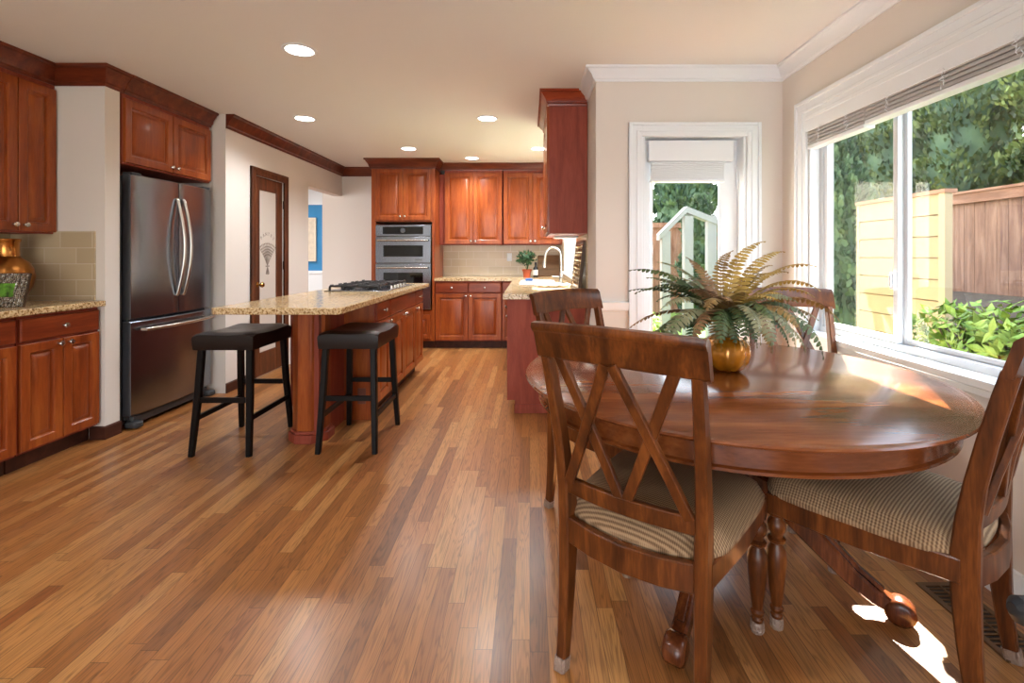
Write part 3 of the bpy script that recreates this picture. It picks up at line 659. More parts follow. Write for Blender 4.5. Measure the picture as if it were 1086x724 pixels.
# left counter decor
va = thing('brass_vase', 'round aged brass vase with a short neck on the left counter', 'vase', (-3.23, 3.0, .914), 0)
MB().lathe([(0, 0), (.055, 0), (.06, .01), (.09, .05), (.115, .10), (.127, .16), (.12, .21), (.098, .255), (.066, .28), (.06, .29)], 32).build('body', BRASS, va, smooth=60)
MB().lathe([(.06, .288), (.057, .30), (.056, .375), (.062, .385), (.064, .398), (.056, .4), (.05, .385), (.05, .29)], 32).build('neck', mat('brass_bright', (190, 128, 66), .22, 1), va, smooth=60)
pf = thing('picture_frame', 'silver mosaic picture frame leaning before the brass vase', 'picture frame', (-3.005, 2.77, .914), .15)
Mt = Matrix.Rotation(math.radians(-14), 4, 'X')
MOS = mat('silver_mosaic', (170, 165, 155), .2, .9, noise=.5, nscale=60, bump=1, bscale=70)
fmx = MB().box(-.10, -.045, 0, .012, 0, .20).box(.045, .10, 0, .012, 0, .20).box(-.045, .045, 0, .012, 0, .06).box(-.045, .045, 0, .012, .14, .20).build('frame_body', DKF, pf, xf=Mt)
tl = MB(); rn = random.Random(9)
for i in range(20):
    for j in range(20):
        x, z = -.098+.0098*i, .002+.0098*j
        if -.045 < x+.004 < .043 and .058 < z+.004 < .138: continue
        tl.box(x, x+.0082, -.004-rn.random()*.003, .001, z, z+.0082)
tl.build('mosaic_tiles', MOS, fmx, smooth=0, xf=Mt)
PIC = mat('picture_green_yellow', (90, 140, 40), .5, noise=.9, nscale=25)
MB().box(-.045, .045, .004, .008, .06, .14).build('picture', PIC, pf, xf=Mt)
MB().box(-.03, .03, .012, .018, 0.02, .13).build('easel_back', DKF, pf, xf=Mt)

# ceiling lights
first = None
for i, (x, y, lb) in enumerate(((-1.39, 2.93, 'largest and nearest round recessed ceiling light'), (-2.04, 4.4, 'recessed ceiling light nearest the pantry wall'), (-.385, 4.4, 'recessed ceiling light above the middle of the kitchen floor'),
                           (-1.41, 5.65, 'recessed ceiling light in front of the oven cabinet'), (-.74, 6.2, 'recessed ceiling light before the back wall cabinets'), (.10, 5.65, 'recessed ceiling light over the sink, beside the tall cabinet crown'))):
    if first is None:
        first = t = thing('ceiling_light', lb, 'ceiling light', (x, y, CEIL), 0, None)
        MB().torus_prof([(.078, 0), (.1, 0), (.1, -.004), (.092, -.008), (.08, -.006)], 32).build('trim_ring', WHITE, t, smooth=60)
        MB().lathe([(0, -.003), (.08, -.003), (.08, -.001), (0, -.001)], 32).build('lamp', LIGHTM, t)
    else:
        t = copy_tree(first); t.location = (x, y, CEIL); t['label'] = lb
    ld = bpy.data.lights.new('lamp_light', 'SPOT'); lo = bpy.data.objects.new('lamp_light', ld); COL.objects.link(lo)
    ld.energy = 23; ld.color = (.97, .98, 1); ld.spot_size = math.radians(150); ld.spot_blend = .8; ld.shadow_soft_size = .1
    lo.location = (0, 0, -.02); lo.parent = t

for x, y, lb in ((-1.9, .9, 'added fill light in the ceiling over the open floor, out of view'), (.4, .6, 'added fill light in the ceiling near the dining table, out of view'), (-1.0, -1.6, 'added fill light in the ceiling at the back of the room, out of view')):  # extra lamps out of view, added to brighten the room
    t = copy_tree(first); t.location = (x, y, CEIL); t['label'] = lb
# ------------------------------------------------------------------ dining table
TC = (.75, 1.915)
tb = thing('dining_table', 'large round cherry pedestal dining table under the fern', 'table', (TC[0], TC[1], 0), 0)
MB().lathe([(0, .732), (.715, .732), (.728, .734), (.752, .738), (.765, .744), (.768, .749), (.764, .754), (.753, .756), (.744, .757), (.738, .760), (0, .760)], 96).build('tabletop', TABW, tb, smooth=30)
MB().lathe([(.66, .655), (.69, .655), (.698, .66), (.697, .668), (.692, .672), (.69, .731), (.66, .731)], 96).rings([]) if 0 else None
ap = MB(); prof = [(.68, .655), (.706, .655), (.716, .66), (.716, .668), (.708, .673), (.707, .7315), (.68, .7315)]
R = [[(r*math.cos(2*PI*k/96), r*math.sin(2*PI*k/96), z) for r, z in prof] for k in range(96)]
ap.rings(R, close=True); ap.build('apron', TABW, tb, smooth=30)
MB().box(-.6, .6, -.05, .05, .69, .731).box(-.05, .05, -.6, .6, .69, .731).build('cross_brace', TABL, tb)
MB().lathe([(0, .16), (.07, .16), (.085, .18), (.105, .2), (.115, .24), (.115, .38), (.10, .40), (.085, .42), (.075, .46), (.085, .52), (.11, .58), (.13, .62), (.13, .64), (.22, .66), (.22, .69), (0, .69)], 40).build('pedestal', TABL, tb, smooth=40)
a0 = math.atan2(-.445, -.30)
for k in range(4):
    a = a0+k*PI/2; d = Vector((math.cos(a), math.sin(a), 0)); s_ = Vector((-math.sin(a), math.cos(a), 0))
    prof = [(.08, .35), (.17, .33), (.26, .27), (.35, .185), (.43, .115), (.50, .07), (.545, .055)]
    pts = [d*r+Vector((0, 0, z)) for r, z in prof]
    lg = MB().rect_sweep(pts, s_, [.06, .06, .056, .052, .05, .05, .05], [.12, .105, .085, .07, .06, .052, .05])
    # raised rib on the top of the leg
    lg.rect_sweep([p+Vector((d.x*.02, d.y*.02, .0)) + Vector((0, 0, w_)) for p, w_ in zip(pts[:-1], (.06, .053, .043, .036, .031, .027))], s_, .022, .014)
    leg = lg.build('leg', TABL, tb)
    # scroll foot
    c = d*.565+Vector((0, 0, .044)); mbs = MB(); R = []
    for u, r in ((-.034, .0), (-.034, .024), (-.03, .038), (-.02, .043), (.02, .043), (.03, .038), (.034, .024), (.034, 0)):
        R.append([c+s_*u+d*(r*1.05*math.cos(2*PI*q/20))+Vector((0, 0, r*math.sin(2*PI*q/20))) for q in range(20)])
    mbs.rings(R)
    mbs.build('scroll_foot', TABL, leg, smooth=50)

# ------------------------------------------------------------------ dining chairs
def fabric():
    m = bpy.data.materials.new('corded_seat_fabric'); m.use_nodes = True; n = m.node_tree; b = n.nodes['Principled BSDF']; L = n.links
    t = n.nodes.new('ShaderNodeTexCoord')
    def wave(ax, sc):
        w_ = n.nodes.new('ShaderNodeTexWave'); w_.bands_direction = ax; w_.inputs['Scale'].default_value = sc; w_.inputs['Distortion'].default_value = .6; w_.inputs['Detail Scale'].default_value = 3
        L.new(t.outputs['Object'], w_.inputs['Vector']); return w_.outputs['Fac']
    a, c = wave('Y', 36), wave('X', 60)
    mu = n.nodes.new('ShaderNodeMath'); mu.operation = 'MULTIPLY_ADD'; mu.inputs[1].default_value = .35
    L.new(c, mu.inputs[0]); m2 = n.nodes.new('ShaderNodeMath'); m2.operation = 'MULTIPLY'; m2.inputs[1].default_value = .65; L.new(a, m2.inputs[0]); L.new(m2.outputs[0], mu.inputs[2])
    r = ramp(n, mu.outputs[0], [(.12, lin((104, 78, 54))), (.45, lin((142, 112, 82))), (.8, lin((172, 142, 108)))])
    L.new(r.outputs[0], b.inputs['Base Color']); b.inputs['Roughness'].default_value = .9
    bp = n.nodes.new('ShaderNodeBump'); bp.inputs['Strength'].default_value = .6; bp.inputs['Distance'].default_value = .002
    L.new(mu.outputs[0], bp.inputs['Height']); L.new(bp.outputs[0], b.inputs['Normal'])
    return m
FAB = fabric(); GLIDE = mat('clear_leg_cup', (146, 124, 110), .3, bump=.8, bscale=90)
def yback(z):        # centre line of the rear posts in side view
    K = [(0, -.262), (.12, -.246), (.25, -.234), (.40, -.228), (.52, -.232), (.66, -.252), (.80, -.282), (.92, -.312), (1.04, -.345)]
    for (z0, y0), (z1, y1) in zip(K, K[1:]):
        if z <= z1: return y0+(y1-y0)*(z-z0)/(z1-z0)
    return K[-1][1]
def make_chair(label, loc, rz):
    t = thing('dining_chair', label, 'chair', loc, rz, None)
    xb = lambda z: .2+.018*max(0, (z-.45)/.55)
    bow = lambda x: -.035*(1-(x/.25)**2)      # backrest bows backwards in the middle
    for s_ in (-1, 1):
        zs = [.03, .12, .22, .32, .40, .46, .54, .64, .76, .87, .93]
        MB().rect_sweep([(s_*xb(z), yback(z), z) for z in zs], (1, 0, 0), [.03, .031, .033, .035, .036, .036, .034, .032, .03, .028, .027], [.036, .042, .05, .058, .062, .06, .052, .045, .042, .04, .038]).build('rear_leg', CHAIRW, t)
        MB().rect_sweep([(s_*xb(0), yback(0)-.004, 0), (s_*xb(.03), yback(.03), .035)], (1, 0, 0), .036, .042).build('foot_cup', GLIDE, t)
    # crest rail
    def bar(z0, z1, th, hw, n=16, bead=False, dz=lambda x: 0, dy=0):
        R = []
        for i in range(n+1):
            x = -hw+2*hw*i/n; y = bow(x)+dy
            ring = []
            for zz, yy in ((z0, -th/2+.004), (z0, th/2-.004), (z0+.006, th/2), (z1-.03, th/2-.001), (z1-.012, th/2), (z1, th/2-.01), (z1+.003, 0), (z1, -th/2-.004), (z1-.012, -th/2-.010), (z1-.024, -th/2-.006), (z1-.028, -th/2), (z0+.006, -th/2)) if bead else ((z0, -th/2), (z0, th/2), (z1, th/2), (z1, -th/2)):
                ring.append((x, yback(zz)+y+yy, zz+dz(x)))
            R.append(ring)
        return MB().rings(R)
    bar(.92, 1.022, .026, .245, bead=True, dz=lambda x: .01*(1-(x/.25)**2), dy=.004).build('crest_rail', CHAIRW, t, smooth=50)
    bar(.515, .565, .022, .2, dy=.006).build('lower_rail', CHAIRW, t, bevel=.004)
    # double X lattice
    zt, zb = .935, .558
    for (xt, xbm) in ((-.165, -.01), (-.01, -.175), (.01, .175), (.165, .01)):
        pts = []; n = 8
        for i in range(n+1):
            f = i/n; x = xbm+(xt-xbm)*f; z = zb+(zt-zb)*f; pts.append((x, yback(z)+bow(x)+.004*(1 if xt*xbm > 0 and abs(xt) > .1 else -1), z))
        MB().rect_sweep(pts, (1, 0, 0), .03, .016).build('lattice_bar', CHAIRW, t)
    # seat frame
    fr_ = MB()
    for s_ in (-1, 1):
        fr_.rect_sweep([(s_*.208, -.22, .41), (s_*.236, 0, .408), (s_*.242, .23, .408)], (0, 0, 1), .065, .024)
    fr_.rect_sweep([(-.242, .235, .408), (-.12, .262, .408), (0, .27, .408), (.12, .262, .408), (.242, .235, .408)], (0, 0, 1), .065, .024)
    fr_.rect_sweep([(-.2, -.238, .408), (-.1, -.262, .404), (0, -.27, .402), (.1, -.262, .404), (.2, -.238, .408)], (0, 0, 1), .075, .024)
    fr_.build('seat_frame', CHAIRW, t)
    # cushion
    nx, ny = 18, 18; V = []; 
    def P(u, v):
        hw = .23+.034*(v+1)/2; k = 1-.10*(abs(u)**4)*(abs(v)**4)
        y = -.218+(v+1)/2*.49 + (.03*(1-u*u) if v > 0 else 0)*max(0, v)
        y -= .03*(1-u*u)*max(0, -v)
        if v < -.7 and abs(u) > .8: pass
        return u*hw*k, y*k
    top = []
    for j in range(ny+1):
        for i in range(nx+1):
            u, v = i/nx*2-1, j/ny*2-1; x, y = P(u, v)
            e = max(0, 1-abs(u)**5)**.5*max(0, 1-abs(v)**5)**.5
            top.append((x, y, .455+.045*e**.8+.014*(1-u*u)*(1-v*v)))
    mb = MB(); q = nx+1
    mb.add(top, [(j*q+i, j*q+i+1, (j+1)*q+i+1, (j+1)*q+i) for j in range(ny) for i in range(nx)])
    per = [top[i] for i in range(nx+1)]+[top[j*q+nx] for j in range(1, ny+1)]+[top[ny*q+i] for i in range(nx-1, -1, -1)]+[top[j*q] for j in range(ny-1, 0, -1)]
    mb.rings([per, [(x*1.015, y*1.015, .448) for x, y, z in per], [(x*1.012, y*1.012, .436) for x, y, z in per], [(x*.97, y*.97, .430) for x, y, z in per]])
    mb.build('seat', FAB, t, smooth=60)
    # turned front legs
    for s_ in (-1, 1):
        c = (s_*.228, .233, 0)
        lg = MB().lathe([(0, .035), (.017, .035), (.019, .045), (.015, .052), (.021, .06), (.022, .068), (.016, .076), (.018, .09), (.024, .14), (.030, .20), (.031, .235), (.026, .26), (.019, .272), (.018, .278), (.027, .285), (.028, .293), (.019, .30), (.019, .31), (.026, .32), (.029, .335), (.026, .35), (.019, .358), (.018, .364), (.026, .37), (.026, .378), (.0, .378)], 24, c)
        lg.box(c[0]-.024, c[0]+.024, c[1]-.024, c[1]+.024, .372, .436)
        lg.build('front_leg', CHAIRW, t, smooth=40)
        MB().lathe([(0, 0), (.019, 0), (.022, .01), (.021, .036), (0, .036)], 8, c).build('foot_cup', GLIDE, t, smooth=0)
    return t
c1 = make_chair('nearest dining chair, its lattice back turned to the viewer in front of the table', (.412, 1.518, 0), -math.atan2(.60, .80))
def chair_at(label, loc, d):
    c = copy_tree(c1); c.location = loc; c.rotation_euler = (0, 0, -math.atan2(d[0], d[1])); c['label'] = label; return c
chair_at('dining chair at the right edge, seen from the side, with striped brown seat', (1.128, 1.54, 0), (-.61, .79))
chair_at('dining chair on the far left of the table, before the sink counter end', (.415, 2.28, 0), (.66, -.75))
chair_at('dining chair on the far side of the table next to the window', (1.395, 2.35, 0), (-.06, -.99))

# ------------------------------------------------------------------ fern in a gold pot on the table
PX, PY, PZ = .775, 1.92, .7605
fp = thing('potted_fern', 'artificial fern with green and bronze fronds in an amber gold pot', 'plant', (PX, PY, PZ), 0)
mb = MB(); R = []
for r, z in ((.0, 0), (.045, 0), (.062, .008), (.082, .035), (.09, .068), (.086, .1), (.07, .125), (.05, .134), (.046, .125), (.0, .12)):
    R.append([((r*(1+.03*math.cos(10*a)))*math.cos(a), (r*(1+.03*math.cos(10*a)))*math.sin(a), z) for a in [2*PI*k/80 for k in range(80)]])
AMB = mat('amber_gold_glaze', (196, 128, 30), .12, .55, coat=.8, noise=.45, nscale=14)
mb.rings(R); mb.build('pot', AMB, fp, smooth=60)
MB().lathe([(0, .12), (.046, .122), (.036, .16), (.022, .2), (0, .205)], 20).build('moss', mat('brown_moss', (84, 70, 34), .9, bump=1, bscale=60), fp)
def frond_mat(nm, a, b2):
    m = bpy.data.materials.new(nm); m.use_nodes = True; n = m.node_tree; b = n.nodes['Principled BSDF']
    t = n.nodes.new('ShaderNodeTexCoord'); nz = n.nodes.new('ShaderNodeTexNoise'); nz.inputs['Scale'].default_value = 14; n.links.new(t.outputs['Object'], nz.inputs['Vector'])
    r = ramp(n, nz.outputs['Fac'], [(.35, lin(a)), (.65, lin(b2))]); n.links.new(r.outputs[0], b.inputs['Base Color']); b.inputs['Roughness'].default_value = .55
    return m
FG = [frond_mat('fern_dark_green', (38, 60, 30), (82, 94, 48)), frond_mat('fern_bronze', (112, 86, 46), (150, 118, 58)), frond_mat('fern_mustard', (140, 112, 46), (178, 146, 66)), frond_mat('fern_sage', (96, 102, 70), (138, 134, 100)), frond_mat('fern_rust', (110, 76, 50), (142, 108, 72))]
rf = random.Random(21)
def frond(az, L_, rise, droop, wdt, m, curl=0, twist=0):
    """az in degrees in plan; rise = initial elevation (deg); droop = how far it bends down (deg)"""
    n = 23; L_ *= 1.08; wdt *= 1.12; az = math.radians(az); p = Vector((math.cos(az)*.02, math.sin(az)*.02, .19)); pts = []; dirs = []
    for i in range(n+1):
        f = i/n; el = math.radians(rise-droop*f**1.25); a = az+math.radians(curl)*f
        d = Vector((math.cos(a)*math.cos(el), math.sin(a)*math.cos(el), math.sin(el)))
        pts.append(p.copy()); dirs.append(d); p = p+d*(L_/n); p.z = max(p.z, .03)
    mb = MB().tube(pts, [.0022*(1-.7*i/n) for i in range(n+1)], 5)
    for i in range(4, n+1):
        f = i/n; d = dirs[i]; side = d.cross(Vector((0, 0, 1))); side = side.normalized() if side.length > .05 else Vector((-math.sin(az), math.cos(az), 0))
        side = Matrix.Rotation(math.radians(twist), 3, d) @ side
        up = side.cross(d).normalized()
        ww = wdt*math.sin(PI*min(1, (f*.92+.12)))**.6*(1 if f < .9 else .7)
        for s_ in (-1, 1):
            b0 = pts[i]; j = rf.uniform(-.12, .12)
            ax = (side*s_ + d*(.35+j) + up*(-.18+rf.uniform(-.12, .1))).normalized(); wv = d*(L_/n*.46)
            q1 = b0+ax*ww*.35; q2 = b0+ax*ww*.75-up*.002; q3 = b0+ax*ww-up*.004+d*.002
            c_ = up*.0016
            zc = [Vector((q.x, q.y, max(q.z, .012))) for q in (q1+wv+c_, q1-wv+c_, q2+wv*.75, q2-wv*.65, q3)]
            mb.add([b0-wv*.6, b0+wv*.6]+zc, [(0, 1, 2, 3), (3, 2, 4, 5), (5, 4, 6)])
    return mb.build('frond', m, fp, smooth=60)
# azimuth 0 = to the right, 90 = away, 180 = left, 270 = to the viewer
for a in ((12, .40, 48, 82, .030, 2, 0), (58, .44, 80, 78, .032, 2, -35), (28, .44, 72, 78, .032, 2, 0), (14, .46, 60, 76, .03, 2, 0), (95, .36, 80, 70, .032, 1, -60), (165, .4, 60, 72, .032, 0, 0), (145, .34, 72, 70, .034, 3, 0), (120, .3, 80, 60, .034, 4, 0), (200, .3, 66, 70, .034, 3, 0), (350, .42, 42, 95, .031, 1, 10), (35, .38, 62, 66, .03, 1, 0), (60, .34, 66, 90, .032, 1, -40), (20, .36, 66, 80, .03, 2, 0), (100, .30, 70, 90, .03, 3, 0), (8, .42, 56, 92, .03, 2, 0),
          (172, .36, 44, 60, .03, 0, 0), (158, .32, 56, 60, .034, 3, 0), (188, .38, 26, 70, .026, 4, 0), (200, .40, 26, 105, .034, 0, 0), (215, .42, 34, 120, .04, 3, 0), (195, .38, 10, 60, .036, 0, 0),
          (228, .34, 40, 125, .044, 4, 0), (245, .32, 44, 138, .038, 0, 0), (262, .31, 50, 148, .036, 0, 0), (280, .33, 46, 146, .038, 3, 0), (298, .33, 46, 138, .036, 3, 0), (320, .38, 36, 128, .036, 0, 0),
          (335, .30, 52, 118, .034, 0, 0), (250, .24, 66, 100, .034, 4, 0), (300, .24, 68, 100, .036, 2, 0), (215, .25, 66, 80, .034, 4, 0), (135, .3, 50, 90, .03, 0, 0), (345, .22, 70, 90, .034, 2, 0), (270, .2, 74, 80, .034, 1, 0), (110, .26, 72, 80, .034, 4, 0), (150, .28, 66, 80, .034, 3, 0), (40, .34, 68, 84, .032, 2, -20), (5, .36, 30, 70, .032, 3, 0), (310, .3, 52, 130, .036, 1, 0), (270, .33, 52, 142, .034, 3, 0), (288, .28, 62, 145, .038, 0, 0), (235, .3, 58, 110, .036, 1, 0), (205, .32, 50, 90, .036, 3, 0), (183, .3, 62, 80, .034, 0, 0), (265, .22, 60, 130, .036, 1, 0), (325, .26, 64, 100, .036, 3, 0), (275, .25, 40, 135, .036, 0, 0), (255, .28, 40, 130, .036, 0, 0), (240, .26, 34, 120, .038, 1, 0), (305, .27, 40, 130, .036, 0, 0), (222, .3, 28, 105, .036, 0, 0), (315, .3, 30, 110, .034, 3, 0), (292, .24, 30, 125, .034, 1, 0), (165, .3, 60, 50, .034, 0, 0), (180, .36, 54, 84, .034, 0, 0)):
    frond(a[0], a[1], a[2], a[3], a[4], FG[a[5]], a[6], rf.uniform(-25, 25))

# floor vent and the grey object at the right edge
fv = thing('floor_vent', 'brown slatted floor register by the right wall baseboard', 'vent', (1.50, 1.62, 0), 0)
VB = mat('vent_bronze', (112, 84, 58), .45, .4)
MB().box(-.06, .06, -.16, .16, 0, .002).build('duct', BLACK, fv)
MB().frame(0, 0, 0, 0, 0, 0, 0) if 0 else None
MB().box(-.075, -.055, -.175, .175, 0, .006).box(.055, .075, -.175, .175, 0, .006).box(-.055, .055, -.175, -.155, 0, .006).box(-.055, .055, .155, .175, 0, .006).box(-.004, .004, -.155, .155, 0, .006).build('rim', VB, fv, bevel=.001)
mb = MB()
for i in range(16): mb.box(-.055, .055, -.15+i*.0193, -.143+i*.0193, 0, .005)
mb.build('slats', VB, fv)
gt = thing('metal_stand', 'dark grey rounded metal stand just entering at the right edge by the floor vent', 'stand', (1.345, 1.30, 0), 0)
MB().lathe([(0, .0), (.012, .0), (.03, .02), (.03, .04), (.012, .05), (0, .05)], 14, (.0, .0, 0)).build('foot', DKGREY, gt)
MB().tube([(0, 0, .03), (.01, .0, .15), (.02, .0, .23)], .016, 12).build('upright', DKGREY, gt)
MB().tube([(.16, -.02, .22), (.06, -.01, .24), (.0, .0, .255), (-.035, .005, .262), (-.05, .005, .264)], [.042, .044, .042, .034, .016], 18).build('arm', DKGREY, gt)

# ------------------------------------------------------------------ outdoors
GRASS = mat('grass_ground', (116, 140, 60), .9, noise=.4, nscale=6, bump=.5, bscale=40)
struct('ground', MB().box(XR+.12, 30, -12, YN+.12, -.35, -.15).box(XK+.12, 30, YN+.12, 40, -.35, -.15), GRASS)
SOIL = mat('dark_soil', (70, 56, 42), .95, noise=.4, nscale=10, bump=1, bscale=25)
bd = MB(); R = []
for y in [-6+i for i in range(15)]: R.append([(2.9, y, -.16), (3.4, y, .25+.05*math.sin(y)), (4.2, y, .55+.05*math.sin(y*1.7)), (5.1, y, .7), (6.0, y, .8), (6.0, y, -.16)])
struct('planting_bed', bd.rings(R), SOIL)
FENCEW = wood('cedar_fence_wood', (104, 72, 56), (134, 98, 78), (156, 120, 98), 'Z', .8, 0)
fe = thing('wooden_fence', 'brown weathered board fence with posts beyond the window', 'fence', (5.5, 0, 0), 0)
mb = MB(); rn = random.Random(2); y = -5
while y < 12: mb.box(0, .02, y, y+.137, .6, 1.86+rn.uniform(-.004, .004)); y += .143
mb.build('boards', FENCEW, fe)
MB().box(-.05, .03, -5, 12, 1.86, 1.98).box(-.07, .06, -5, 12, 1.98, 2.01).build('top_rail', wood('cedar_rail_wood', (120, 82, 60), (146, 104, 80), (166, 126, 100), 'Y', .8, 0), fe)
for y in (-2.2, .2, 2.6, 5.0, 7.4, 9.8):
    p_ = MB().box(-.09, .01, y, y+.1, .55, 2.06).build('post', wood('cedar_post_wood', (130, 88, 60), (156, 108, 76), (170, 124, 92), 'Z', .8, 0), fe)
    MB().box(-.105, .025, y-.015, y+.115, 2.06, 2.08).build('post_cap', VINYL, p_)
fe2 = thing('wooden_fence', 'brown board fence at the far end of the garden, seen through the door glass', 'fence', (0, 11.5, 0), 0)
mb = MB(); x = 2.2
while x < 5.3: mb.box(x, x+.137, 0, .02, -.15, 1.85); x += .143
mb.build('boards', FENCEW, fe2); MB().box(2.2, 5.4, -.05, .03, 1.85, 1.97).build('top_rail', FENCEW, fe2)
# beige siding screen
SID = mat('beige_siding', (148, 128, 96), .8, noise=.06, nscale=4)
sh = thing('garden_screen', 'beige horizontal board privacy screen standing outside the window', 'shed', (3.2, 3.74, 0), 0)
mb = MB()
for i in range(11): 
    z = -.15+i*.168; mb.rings([[(-.03, yy, z), (.02, yy, z), (.02, yy, z+.158), (-.022, yy, z+.158)] for yy in (0.03, .94)])
mb.box(.0, .04, .03, .94, -.15, 1.69); mb.build('siding', SID, sh, smooth=20)
MB().box(-.03, .03, -.03, .03, -.15, 1.7).box(-.03, .03, .94, .97, -.15, 1.7).build('corner_board', mat('beige_trim', (156, 138, 108), .7), sh)
MB().box(-.04, .06, -.04, .98, 1.69, 1.72).build('cap', mat('brown_cap', (140, 100, 76), .8), sh)
# foliage
def foliage_mat(nm, a, b2, c, sc=3):
    m = bpy.data.materials.new(nm); m.use_nodes = True; n = m.node_tree; b = n.nodes['Principled BSDF']
    t = n.nodes.new('ShaderNodeTexCoord'); nz = n.nodes.new('ShaderNodeTexNoise'); nz.inputs['Scale'].default_value = sc; nz.inputs['Detail'].default_value = 8; n.links.new(t.outputs['Object'], nz.inputs['Vector'])
    r = ramp(n, nz.outputs['Fac'], [(.35, lin(a)), (.5, lin(b2)), (.68, lin(c))]); n.links.new(r.outputs[0], b.inputs['Base Color']); b.inputs['Roughness'].default_value = .7
    b.inputs['Subsurface Weight'].default_value = 0
    return m
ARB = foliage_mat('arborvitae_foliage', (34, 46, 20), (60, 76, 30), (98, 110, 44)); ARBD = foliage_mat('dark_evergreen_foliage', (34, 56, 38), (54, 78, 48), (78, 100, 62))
LIME = foliage_mat('lime_leaf', (64, 90, 24), (100, 130, 36), (146, 164, 70), 8); BARK = mat('bark', (70, 50, 36), .9, noise=.3)
def conifer(x, y, h, r, n, seed, m, label, group=None, z0=-.15, ls=.07):
    t = thing('evergreen_tree', label, 'tree', (x, y, z0), 0, group); rn = random.Random(seed)
    MB().tube([(0, 0, 0), (0, 0, h*.9)], [.1, .02], 8).build('trunk', BARK, t)
    mb = MB(); V = []; F = []
    for i in range(n):
        f = rn.random()**.8; z = .15+f*(h-.15); rad = r*(min(1, (1-f)*2.6)**.7)*(.82+.18*math.sin(z*7+i*.0)+.0); a = rn.random()*2*PI
        rr = rad*(.72+.28*rn.random())+.06*math.sin(a*9+z*5)
        p = Vector((rr*math.cos(a), rr*math.sin(a), z)); out = Vector((math.cos(a), math.sin(a), .0))
        a1 = (Vector((0, 0, 1))+out*rn.uniform(.1, 1.0)+Vector((rn.gauss(0, .4), rn.gauss(0, .4), rn.gauss(0, .3)))).normalized()
        b1 = a1.cross(Vector((rn.gauss(0, 1), rn.gauss(0, 1), rn.gauss(0, 1)))).normalized(); s = ls*rn.uniform(.6, 1.4); k = len(V)
        V += [p-a1*s*.6-b1*s*.25, p-a1*s*.6+b1*s*.25, p+a1*s*.3+b1*s*.45, p+a1*s, p+a1*s*.3-b1*s*.45]; F.append((k, k+1, k+2, k+3, k+4))
    mb.add(V, F); mb.build('foliage', m, t, smooth=0)
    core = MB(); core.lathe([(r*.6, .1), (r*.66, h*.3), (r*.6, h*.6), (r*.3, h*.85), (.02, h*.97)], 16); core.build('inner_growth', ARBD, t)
    return t
K = 'evergreen hedge trees beyond the fence'
for i, (x, y) in enumerate(((6.5, 1.2), (6.6, 2.7), (6.5, 4.2), (6.6, 5.7), (6.5, 7.2), (6.6, 8.7), (6.5, 10.2))):
    conifer(x, y, 5.4+.5*((i*7) % 3)-.3, .82, 15000, 30+i, ARB, 'tall green evergreen in the hedge row beyond the brown fence', K, z0=.4, ls=.05)
conifer(3.28, 5.1, 2.7, .28, 6000, 60, ARBD, 'slim dark evergreen between the window frame and the shed', z0=-.15, ls=.05)
conifer(4.3, 13.6, 6.2, 1.15, 9000, 61, ARBD, 'dark evergreen behind the garden end fence, in the upper left of the door glass', ls=.09)
conifer(1.15, 7.0, 4.2, .5, 7000, 64, ARBD, 'slender evergreen outside the kitchen window', ls=.06)
conifer(8.1, 10.5, 25, 1.6, 30000, 65, ARB, 'added very tall evergreen behind the hedge, shading the right window pane', z0=.4, ls=.14)  # added tree, placed and sized to block the sun from the right pane
conifer(3.55, 10.2, 2.6, .42, 5000, 62, ARBD, 'farther dark evergreen behind the white garden post', ls=.07)
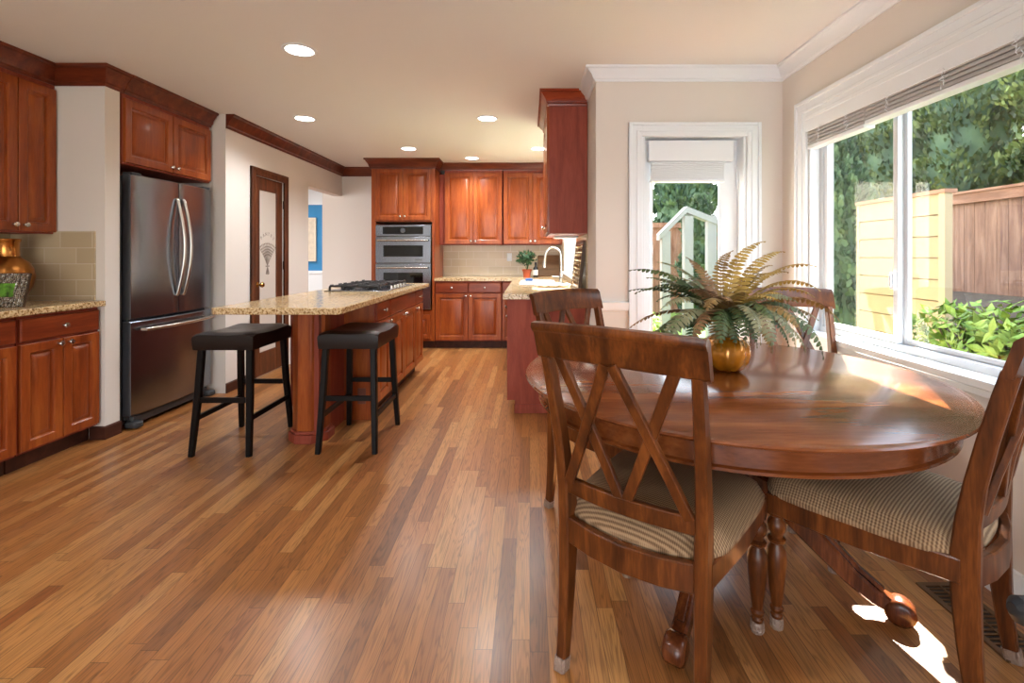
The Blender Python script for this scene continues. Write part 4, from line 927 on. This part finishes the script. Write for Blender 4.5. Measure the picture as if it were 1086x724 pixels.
def bush(x, y, z, r, n, ls, seed, m, label, dz=1, grp=None):
    t = thing('garden_bush', label, 'bush', (x, y, z), 0, grp)
    st2 = MB(); rn = random.Random(seed)
    for i in range(9): st2.tube([(0, 0, 0), (rn.uniform(-.4, .4)*r[0], rn.uniform(-.4, .4)*r[1], r[2]*.6), (rn.uniform(-.8, .8)*r[0], rn.uniform(-.8, .8)*r[1], r[2]*1.3)], .008, 5)
    st2.build('stems', BARK, t); leafy(n, (0, 0, r[2]), r, ls, seed).build('leaves', m, t, smooth=0)
bush(2.75, 2.75, .36, (.3, .75, .3), 1500, .045, 70, LIME, 'sunlit lime green bush right outside the big window')
bush(2.95, 2.2, -.15, (.35, .9, .24), 1800, .045, 71, foliage_mat('mixed_leaf', (40, 56, 30), (70, 92, 40), (150, 176, 70), 6), 'darker low bush beneath the lime green one')
bush(4.6, 3.3, .5, (.5, 1.0, .22), 1800, .04, 72, ARBD, 'dark ground shrub at the foot of the brown fence')
bush(1.12, 5.2, -.15, (.3, .6, .45), 1500, .045, 73, LIME, 'bright shrub outside the kitchen window')
conifer(1.55, 6.5+.9, 3.4, .6, 3000, 74, LIME, 'light green tree outside the kitchen window', ls=.07) if 0 else None
GREYW = mat('weathered_white_paint', (128, 130, 128), .7)
gp = thing('garden_arbor', 'white peaked garden arbor posts seen through the door glass', 'arbor', (2.4, 7.9, -.15), 0)
for x in (-.25, .12, .5): MB().box(x, x+.14, 0, .14, 0, 1.75 if x < 0 else 2.0).build('post', GREYW, gp)
MB().rings([[(-.3, yy, 1.7), (.15, yy, 2.15), (.65, yy, 1.95), (.65, yy, 1.85), (.15, yy, 2.05), (-.3, yy, 1.6)] for yy in (-.02, .16)]).build('beam', GREYW, gp)
# blue room picture
pc_ = thing('wall_picture', 'pale framed picture on the blue wall of the next room', 'picture', (-4.53, 9.27, 1.09), 0)
MB().frame(-.45, .45, 0, .83, .03, -.02, .02).build('frame', mat('cream_frame', (222, 210, 190), .5), pc_)
MB().box(-.42, .42, .0, .01, .03, .8).build('print', mat('cream_print', (216, 202, 182), .7, noise=.12, nscale=12), pc_)
ld = bpy.data.lights.new('far_room_light', 'AREA'); ld.energy = 25; ld.size = 1.6; lo = bpy.data.objects.new('far_room_light', ld); COL.objects.link(lo); lo.location = (-4.5, 7.5, CEIL-.05)
